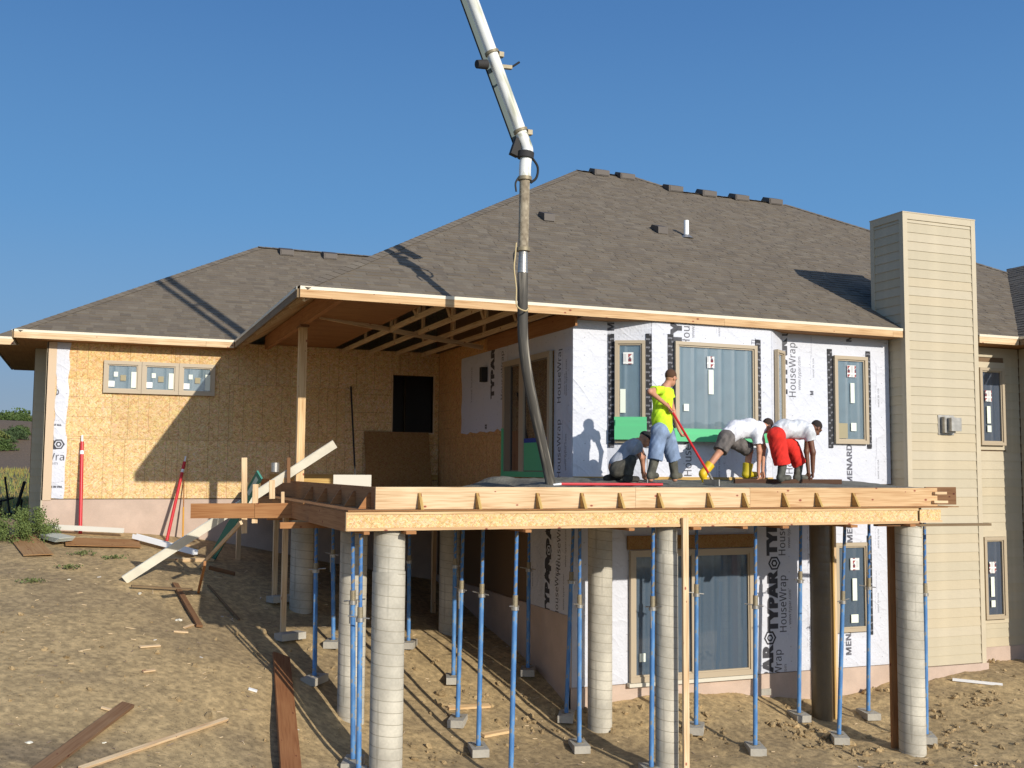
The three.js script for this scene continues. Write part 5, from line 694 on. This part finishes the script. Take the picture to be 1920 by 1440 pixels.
function headPrims(c, fwd, up, s = 1) { // c centre of the skull
  const Z = nrm(fwd), X = nrm(crs(up, Z)), Y = crs(Z, X), P = (x, y, z) => [0, 1, 2].map(i => c[i] + (X[i] * x + Y[i] * y + Z[i] * z) * s), r = a => a.map(v => v * s);
  return { P, X, Y, Z, skin: [ell(P(0, .025, -.012), r([.076, .095, .095]), X, Y, Z), ell(P(0, -.045, .03), r([.058, .07, .066]), X, Y, Z), ell(P(0, -.085, .055), r([.03, .026, .03]), X, Y, Z), cap(P(0, .01, .088), P(0, -.03, .108), .009 * s, .016 * s), cap(P(-.045, .028, .076), P(.045, .028, .076), .014 * s), ell(P(-.078, -.008, -.005), r([.012, .032, .02]), X, Y, Z), ell(P(.078, -.008, -.005), r([.012, .032, .02]), X, Y, Z), cap(P(-.02, -.058, .088), P(.02, -.058, .088), .009 * s)],
    hair: [ell(P(0, .04, -.02), r([.083, .095, .1]), X, Y, Z)], hairCut: p => { const e = sub(p, c); const y = dot(e, Y) / s, z = dot(e, Z) / s; return Math.max(-(y + .05 - .0 * z), (z - .045 - y * .28)) * .9; } };
}
function handPrims(w, dir, nor, curl, side = 1) { // w wrist, dir along the fingers, nor out of the palm
  const D = nrm(dir), Nn = nrm(sub(nor, D.map(v => v * dot(nor, D)))), S = crs(D, Nn), P = (s, d, n) => [0, 1, 2].map(i => w[i] + S[i] * s * side + D[i] * d + Nn[i] * n), o = [cap(P(-.018, .015, 0), P(-.026, .075, 0), .017, .015), cap(P(0, .015, 0), P(-.008, .085, 0), .018, .015), cap(P(.018, .015, 0), P(.022, .078, 0), .017, .015)];
  [[-.03, .072, .068], [-.01, .082, .078], [.011, .08, .072], [.03, .07, .056]].forEach(([s, d, L], i) => { const c1 = Math.cos(curl), s1 = Math.sin(curl), c2 = Math.cos(curl * 2.1), s2 = Math.sin(curl * 2.1), a = P(s, d, 0), b = P(s * 1.05, d + L * .5 * c1, L * .5 * s1), e = P(s * 1.05, d + L * .5 * c1 + L * .5 * c2, L * .5 * s1 + L * .5 * s2); o.push(cap(a, b, .0095, .009), cap(b, e, .009, .0078)); });
  const t0 = P(-.028, .025, .006), t1 = P(-.052, .055, .02), t2 = P(-.05, .085, .034); o.push(cap(t0, t1, .012, .0105), cap(t1, t2, .0105, .009)); return o;
}
const cloth = (r, g, b, s) => std({ map: mottle([r, g, b], s > 94 && r < 100 ? .4 : .16, .4, s, 5, 6), roughness: .9, bumpMap: soft, bumpScale: .05 });
const skinA = std({ map: mottle([196, 140, 110], .07, .4, 91, 4, 5), roughness: .6 }), skinB = std({ map: mottle([110, 72, 52], .07, .4, 92, 4, 5), roughness: .55 });
function person(label, base, o) {
  const t = thing('person', label, 'person', base), H = headPrims(o.head, o.face, o.up || [0, 1, 0], o.hs || 1), HB = [...H.skin];
  const bodyG = [surf(o.skin, .03, .014), surf([...HB, cap(o.head, o.neck, .056, .062)], .018, .0055)]; for (const h of o.hands) bodyG.push(surf(handPrims(...h), .008, .0045));
  part('body', merge(bodyG), o.mat, t);
  for (const [n, fs, k, mat, cut] of o.wear) part(n, surf(fs, k, .0125, cut, n === 'boot' ? null : folds), mat, t);
  if (o.hair) part('hair', surf(H.hair, .01, .006, H.hairCut), o.hair, t);
  part('eyes', merge([ball(H.P(-.032, .006, .083), .012), ball(H.P(.032, .006, .083), .012)]), M.dark, t);
  if (o.extra) o.extra(t, H);
  return t;
}
const J = (x, y, z) => onZ(x, y, z);
function boot(a, b, toe, r, h) { return [leg(b, a, r, r + .018), cap([b[0], b[1] - .0, b[2]], add(b, toe, .17), .052, .046), cap(add(b, [0, -.02, 0]), add(b, toe, -.03), .05)]; }
{ // standing man in the bright shirt, raking
  const z = 14.1, hd = J(1258, 709, z - .02), nk = J(1248, 727, z), sR = J(1236, 729, z - .17), sL = J(1252, 729, z + .17), eR = J(1219, 734, z - .3), hR = J(1253, 762, z - .2), eL = J(1262, 772, z + .22), hL = J(1274, 808, z + .04), ch = J(1243, 745, z), wa = J(1241, 782, z), hp = J(1242, 802, z), kL = J(1230, 850, z - .11), aL = J(1220, 898, z - .08), kR = J(1260, 850, z + .12), aR = J(1265, 898, z + .14), hipL = J(1236, 808, z - .1), hipR = J(1249, 808, z + .1);
  const toe = nrm([.8, 0, .5]), C = nrm(sub(J(1335, 898, z - .05), J(1255, 766, z - .15)));
  person('standing worker in bright yellow-green shirt and denim shorts pulling a red rake', [hp[0], 0, z], { head: hd, neck: nk, face: [.85, -.35, .35], mat: skinA, hair: std({ color: rgb(84, 58, 38), roughness: .9 }),
    skin: [cap(nk, hd, .055, .05), cap(nk, ch, .075, .11), cap(ch, hp, .12, .12), cap(sR, eR, .052, .042), cap(eR, hR, .042, .028), cap(sL, eL, .05, .04), cap(eL, hL, .04, .027), cap(hipL, kL, .085, .058), cap(kL, aL, .055, .045), cap(hipR, kR, .085, .058), cap(kR, aR, .055, .045)],
    hands: [[hR, nrm([.35, -.9, .1]), [.6, .2, -.3], 1.0], [hL, nrm([.5, -.85, 0]), [.4, .3, -.5], 1.0]],
    wear: [['shirt', [cap(add(nk, [-.02, -.04, 0]), ch, .1, .145), cap(ch, wa, .148, .15), cap(wa, add(hp, [0, .01, 0]), .15, .156), leg(sR, mix(sR, eR, .62), .078, .073), leg(sL, mix(sL, eL, .4), .076, .07), cap(sR, sL, .07)], .06, cloth(206, 250, 46, 93), p => p[1] - nk[1] - .0], ['shorts', [cap(hipL, hipR, .125), leg(hipL, mix(hipL, kL, 1.3), .118, .112), leg(hipR, mix(hipR, kR, 1.3), .118, .112)], .03, cloth(128, 146, 172, 94)], ['boot', boot(mix(kL, aL, .16), add(aL, [0, .05, 0]), toe, .062), .025, cloth(92, 90, 78, 95)], ['boot', boot(mix(kR, aR, .16), add(aR, [0, .05, 0]), toe, .062), .025, cloth(92, 90, 78, 95)]] });
  const A = J(1251, 756, z - .2), B = J(1336, 900, z + .02), t = thing('concrete_rake', 'red handled concrete rake held by the standing worker', 'rake', B); part('handle', rod(B, mix(A, B, 0), .019, .019), M.red, t); part('rake_head', bar([B[0] - .02, .06, B[2] - .22], [B[0] - .02, .06, B[2] + .22], .012, .1), M.steel, t); part('socket', rod(mix(A, B, .9), B, .024, .02), M.steel, t);
}
{ // squatting man in cap
  const z = 14.75, hd = J(1209, 824, z), nk = J(1196, 830, z), sN = J(1190, 836, z - .17), sF = J(1197, 834, z + .17), ch = J(1183, 845, z), hp = J(1156, 876, z), eN = J(1203, 858, z - .2), hN = J(1207, 884, z - .12), eF = J(1206, 856, z + .2), hF = J(1205, 886, z + .1), kN = J(1184, 864, z - .2), aN = J(1176, 898, z - .17), kF = J(1190, 862, z + .2), aF = J(1140, 897, z + .12), kF2 = J(1178, 886, z + .2), toe = nrm([1, 0, 0]);
  person('squatting worker in grey shirt and black cap with his back bent', [hp[0], 0, z], { head: hd, neck: nk, face: [.8, -.6, -.05], up: [.5, .86, 0], mat: skinA,
    skin: [cap(nk, hd, .055, .05), cap(nk, ch, .08, .12), cap(ch, hp, .13, .13), cap(sN, eN, .05, .042), cap(eN, hN, .042, .028), cap(sF, eF, .05, .042), cap(eF, hF, .042, .028), cap(J(1158, 880, z - .1), kN, .085, .062), cap(kN, aN, .058, .045), cap(J(1158, 880, z + .1), kF2, .085, .062), cap(kF2, aF, .058, .045)],
    hands: [[hN, [.1, -1, 0], [.8, 0, .3], .6], [hF, [.1, -1, 0], [.8, 0, -.3], .6]],
    wear: [['shirt', [cap(nk, ch, .1, .15), cap(ch, add(hp, [.03, .03, 0]), .155, .16), leg(sN, mix(sN, eN, .55), .075, .068), leg(sF, mix(sF, eF, .55), .075, .068), cap(sN, sF, .085)], .06, cloth(160, 164, 172, 96), p => dot(sub(p, nk), nrm(sub(nk, ch))) - .005], ['trousers', [cap(J(1158, 880, z - .1), J(1158, 880, z + .1), .13), cap(J(1158, 880, z - .1), kN, .105, .078), leg(kN, mix(kN, aN, .8), .074, .07), cap(J(1158, 880, z + .1), kF2, .105, .078), leg(kF2, mix(kF2, aF, .8), .074, .07)], .04, cloth(72, 70, 62, 97)], ['boot', boot(mix(kN, aN, .7), aN, toe, .055), .02, cloth(60, 56, 48, 98)], ['boot', boot(mix(kF2, aF, .75), aF, toe, .055), .02, cloth(60, 56, 48, 98)]],
    extra: (t, H) => { const c = part('cap', surf([ell(H.P(0, .045, -.012), [.092, .085, .105], H.X, H.Y, H.Z)], .01, .006, p => -(dot(sub(p, hd), H.Y) - .03)), M.black, t); part('cap_brim', surf([ell(H.P(0, .04, .11), [.075, .01, .085], H.X, H.Y, H.Z)], .01, .005), M.black, c); } });
  const s0 = [hN[0] + .02, -.02, z - .2]; solo('grade_stake', 'thin pale stake stuck upright in the wet concrete by the squatting worker', 'stake', rod(s0, [s0[0], .42, s0[2]], .008), M.steel, s0);
}
{ // bending man in grey shorts and yellow boots
  const z = 14.75, hd = J(1438, 799, z + .1), nk = J(1428, 803, z + .08), sN = J(1420, 812, z - .12), sF = J(1424, 800, z + .2), ch = J(1405, 803, z + .02), wa = J(1380, 806, z), hp = J(1365, 818, z), eN = J(1424, 846, z - .16), hN = J(1422, 886, z - .14), eF = J(1432, 838, z + .24), hF = J(1430, 884, z + .2), hN_ = J(1362, 822, z - .1), hF_ = J(1368, 822, z + .1), kN = J(1350, 846, z - .12), aN = J(1318, 889, z - .1), kF = J(1405, 845, z + .1), aF = J(1400, 894, z + .1), tN = nrm([.25, -.9, 0]), tF = nrm([1, 0, 0]);
  person('bent worker in white shirt, dark grey shorts and yellow rubber boots', [hp[0], 0, z], { head: hd, neck: nk, face: [.55, -.8, .1], up: [.8, .55, 0], mat: skinA, hair: std({ color: rgb(54, 40, 32), roughness: .9 }),
    skin: [cap(nk, hd, .055, .05), cap(nk, ch, .09, .12), cap(ch, wa, .13, .125), cap(wa, hp, .13, .13), cap(sN, eN, .052, .042), cap(eN, hN, .042, .028), cap(sF, eF, .05, .042), cap(eF, hF, .04, .028), cap(hN_, kN, .09, .062), cap(kN, aN, .06, .045), cap(hF_, kF, .09, .062), cap(kF, aF, .06, .045)],
    hands: [[hN, [.1, -1, 0], [-.6, 0, .3], .5], [hF, [.1, -1, 0], [-.6, 0, -.3], .5]],
    wear: [['shirt', [cap(nk, ch, .1, .15), cap(ch, wa, .152, .145), leg(wa, mix(wa, hp, 1.1), .145, .15), leg(sN, mix(sN, eN, .62), .09, .085), leg(sF, mix(sF, eF, .5), .08, .075), cap(sN, sF, .085)], .07, cloth(226, 226, 230, 99), p => dot(sub(p, nk), nrm(sub(nk, ch))) - .0], ['shorts', [cap(hN_, hF_, .13), leg(hN_, mix(hN_, kN, 1.0), .128, .118), leg(hF_, mix(hF_, kF, .95), .128, .118)], .04, cloth(96, 90, 86, 100)], ['boot', boot(mix(kN, aN, .55), aN, tN, .066), .025, std({ color: rgb(222, 184, 24), roughness: .5 })], ['boot', boot(mix(kF, aF, .48), add(aF, [0, .04, 0]), tF, .074), .025, std({ color: rgb(196, 174, 30), roughness: .5 })]] });
}
{ // bending man in red shorts
  const z = 14.5, hd = J(1530, 803, z + .02), nk = J(1519, 804, z + .02), sN = J(1517, 812, z - .15), sF = J(1515, 804, z + .2), ch = J(1500, 806, z), wa = J(1470, 804, z), hp = J(1456, 814, z), eN = J(1524, 848, z - .18), hN = J(1524, 885, z - .14), eF = J(1512, 846, z + .24), hF = J(1516, 886, z + .22), hN_ = J(1456, 818, z - .11), hF_ = J(1460, 818, z + .11), kN = J(1468, 864, z - .13), aN = J(1464, 899, z - .12), kF = J(1499, 860, z + .12), aF = J(1495, 899, z + .14), tF = nrm([1, 0, .1]);
  person('bent worker in bright red shorts reaching down to the screed board', [hp[0], 0, z], { head: hd, neck: nk, face: [.7, -.7, .05], up: [.75, .66, 0], mat: skinB, hair: std({ color: rgb(40, 30, 26), roughness: .9 }),
    skin: [cap(nk, hd, .055, .05), cap(nk, ch, .09, .12), cap(ch, wa, .13, .13), cap(wa, hp, .13, .13), cap(sN, eN, .055, .045), cap(eN, hN, .045, .03), cap(sF, eF, .052, .042), cap(eF, hF, .042, .03), cap(hN_, kN, .095, .065), cap(kN, aN, .062, .045), cap(hF_, kF, .095, .065), cap(kF, aF, .062, .045)],
    hands: [[hN, [.0, -1, 0], [-.6, 0, .3], .55], [hF, [.0, -1, 0], [-.6, 0, -.3], .55]],
    wear: [['shirt', [cap(nk, ch, .1, .15), cap(ch, wa, .152, .146), leg(wa, mix(wa, hp, .8), .146, .148), leg(sN, mix(sN, eN, .4), .085, .08), leg(sF, mix(sF, eF, .4), .08, .075), cap(sN, sF, .085)], .07, cloth(206, 208, 210, 101), p => dot(sub(p, nk), nrm(sub(nk, ch))) - .0], ['shorts', [cap(hN_, hF_, .14), leg(hN_, J(1466, 872, z - .13), .142, .128), cap(hF_, J(1481, 838, z + .12), .14, .13), leg(J(1483, 836, z + .12), J(1499, 870, z + .13), .128, .118)], .03, cloth(214, 44, 32, 102)], ['boot', boot(mix(kN, aN, .1), add(aN, [0, .03, 0]), tF, .062), .025, cloth(84, 84, 76, 103)], ['boot', boot(mix(kF, aF, .1), add(aF, [0, .03, 0]), tF, .062), .025, cloth(92, 90, 80, 104)]] });
  const a = J(1377, 901, 14.62), b = J(1577, 901, 14.62); solo('screed_board', 'dark wet screed board drawn across the concrete by the bent workers', 'screed', bar([a[0], .07, 14.62], [b[0], .07, 14.62], .045, .095), std({ map: woodTex, color: rgb(92, 72, 62) }), [a[0], -.01, 14.62]);
}
{ const a = J(1052, 913, 13.55), b = J(1242, 912, 13.5); const t = thing('red_pole', 'red pole lying flat on the wet concrete by the hose end', 'pole', [a[0], .03, a[2]]); part('pole', rod([a[0], .04, a[2]], [b[0], .04, b[2]], .02), M.red, t); part('tip', rod([a[0] - .12, .03, a[2]], [a[0], .04, a[2]], .012, .018), M.pvc, t); }

renderer.render(scene, camera);
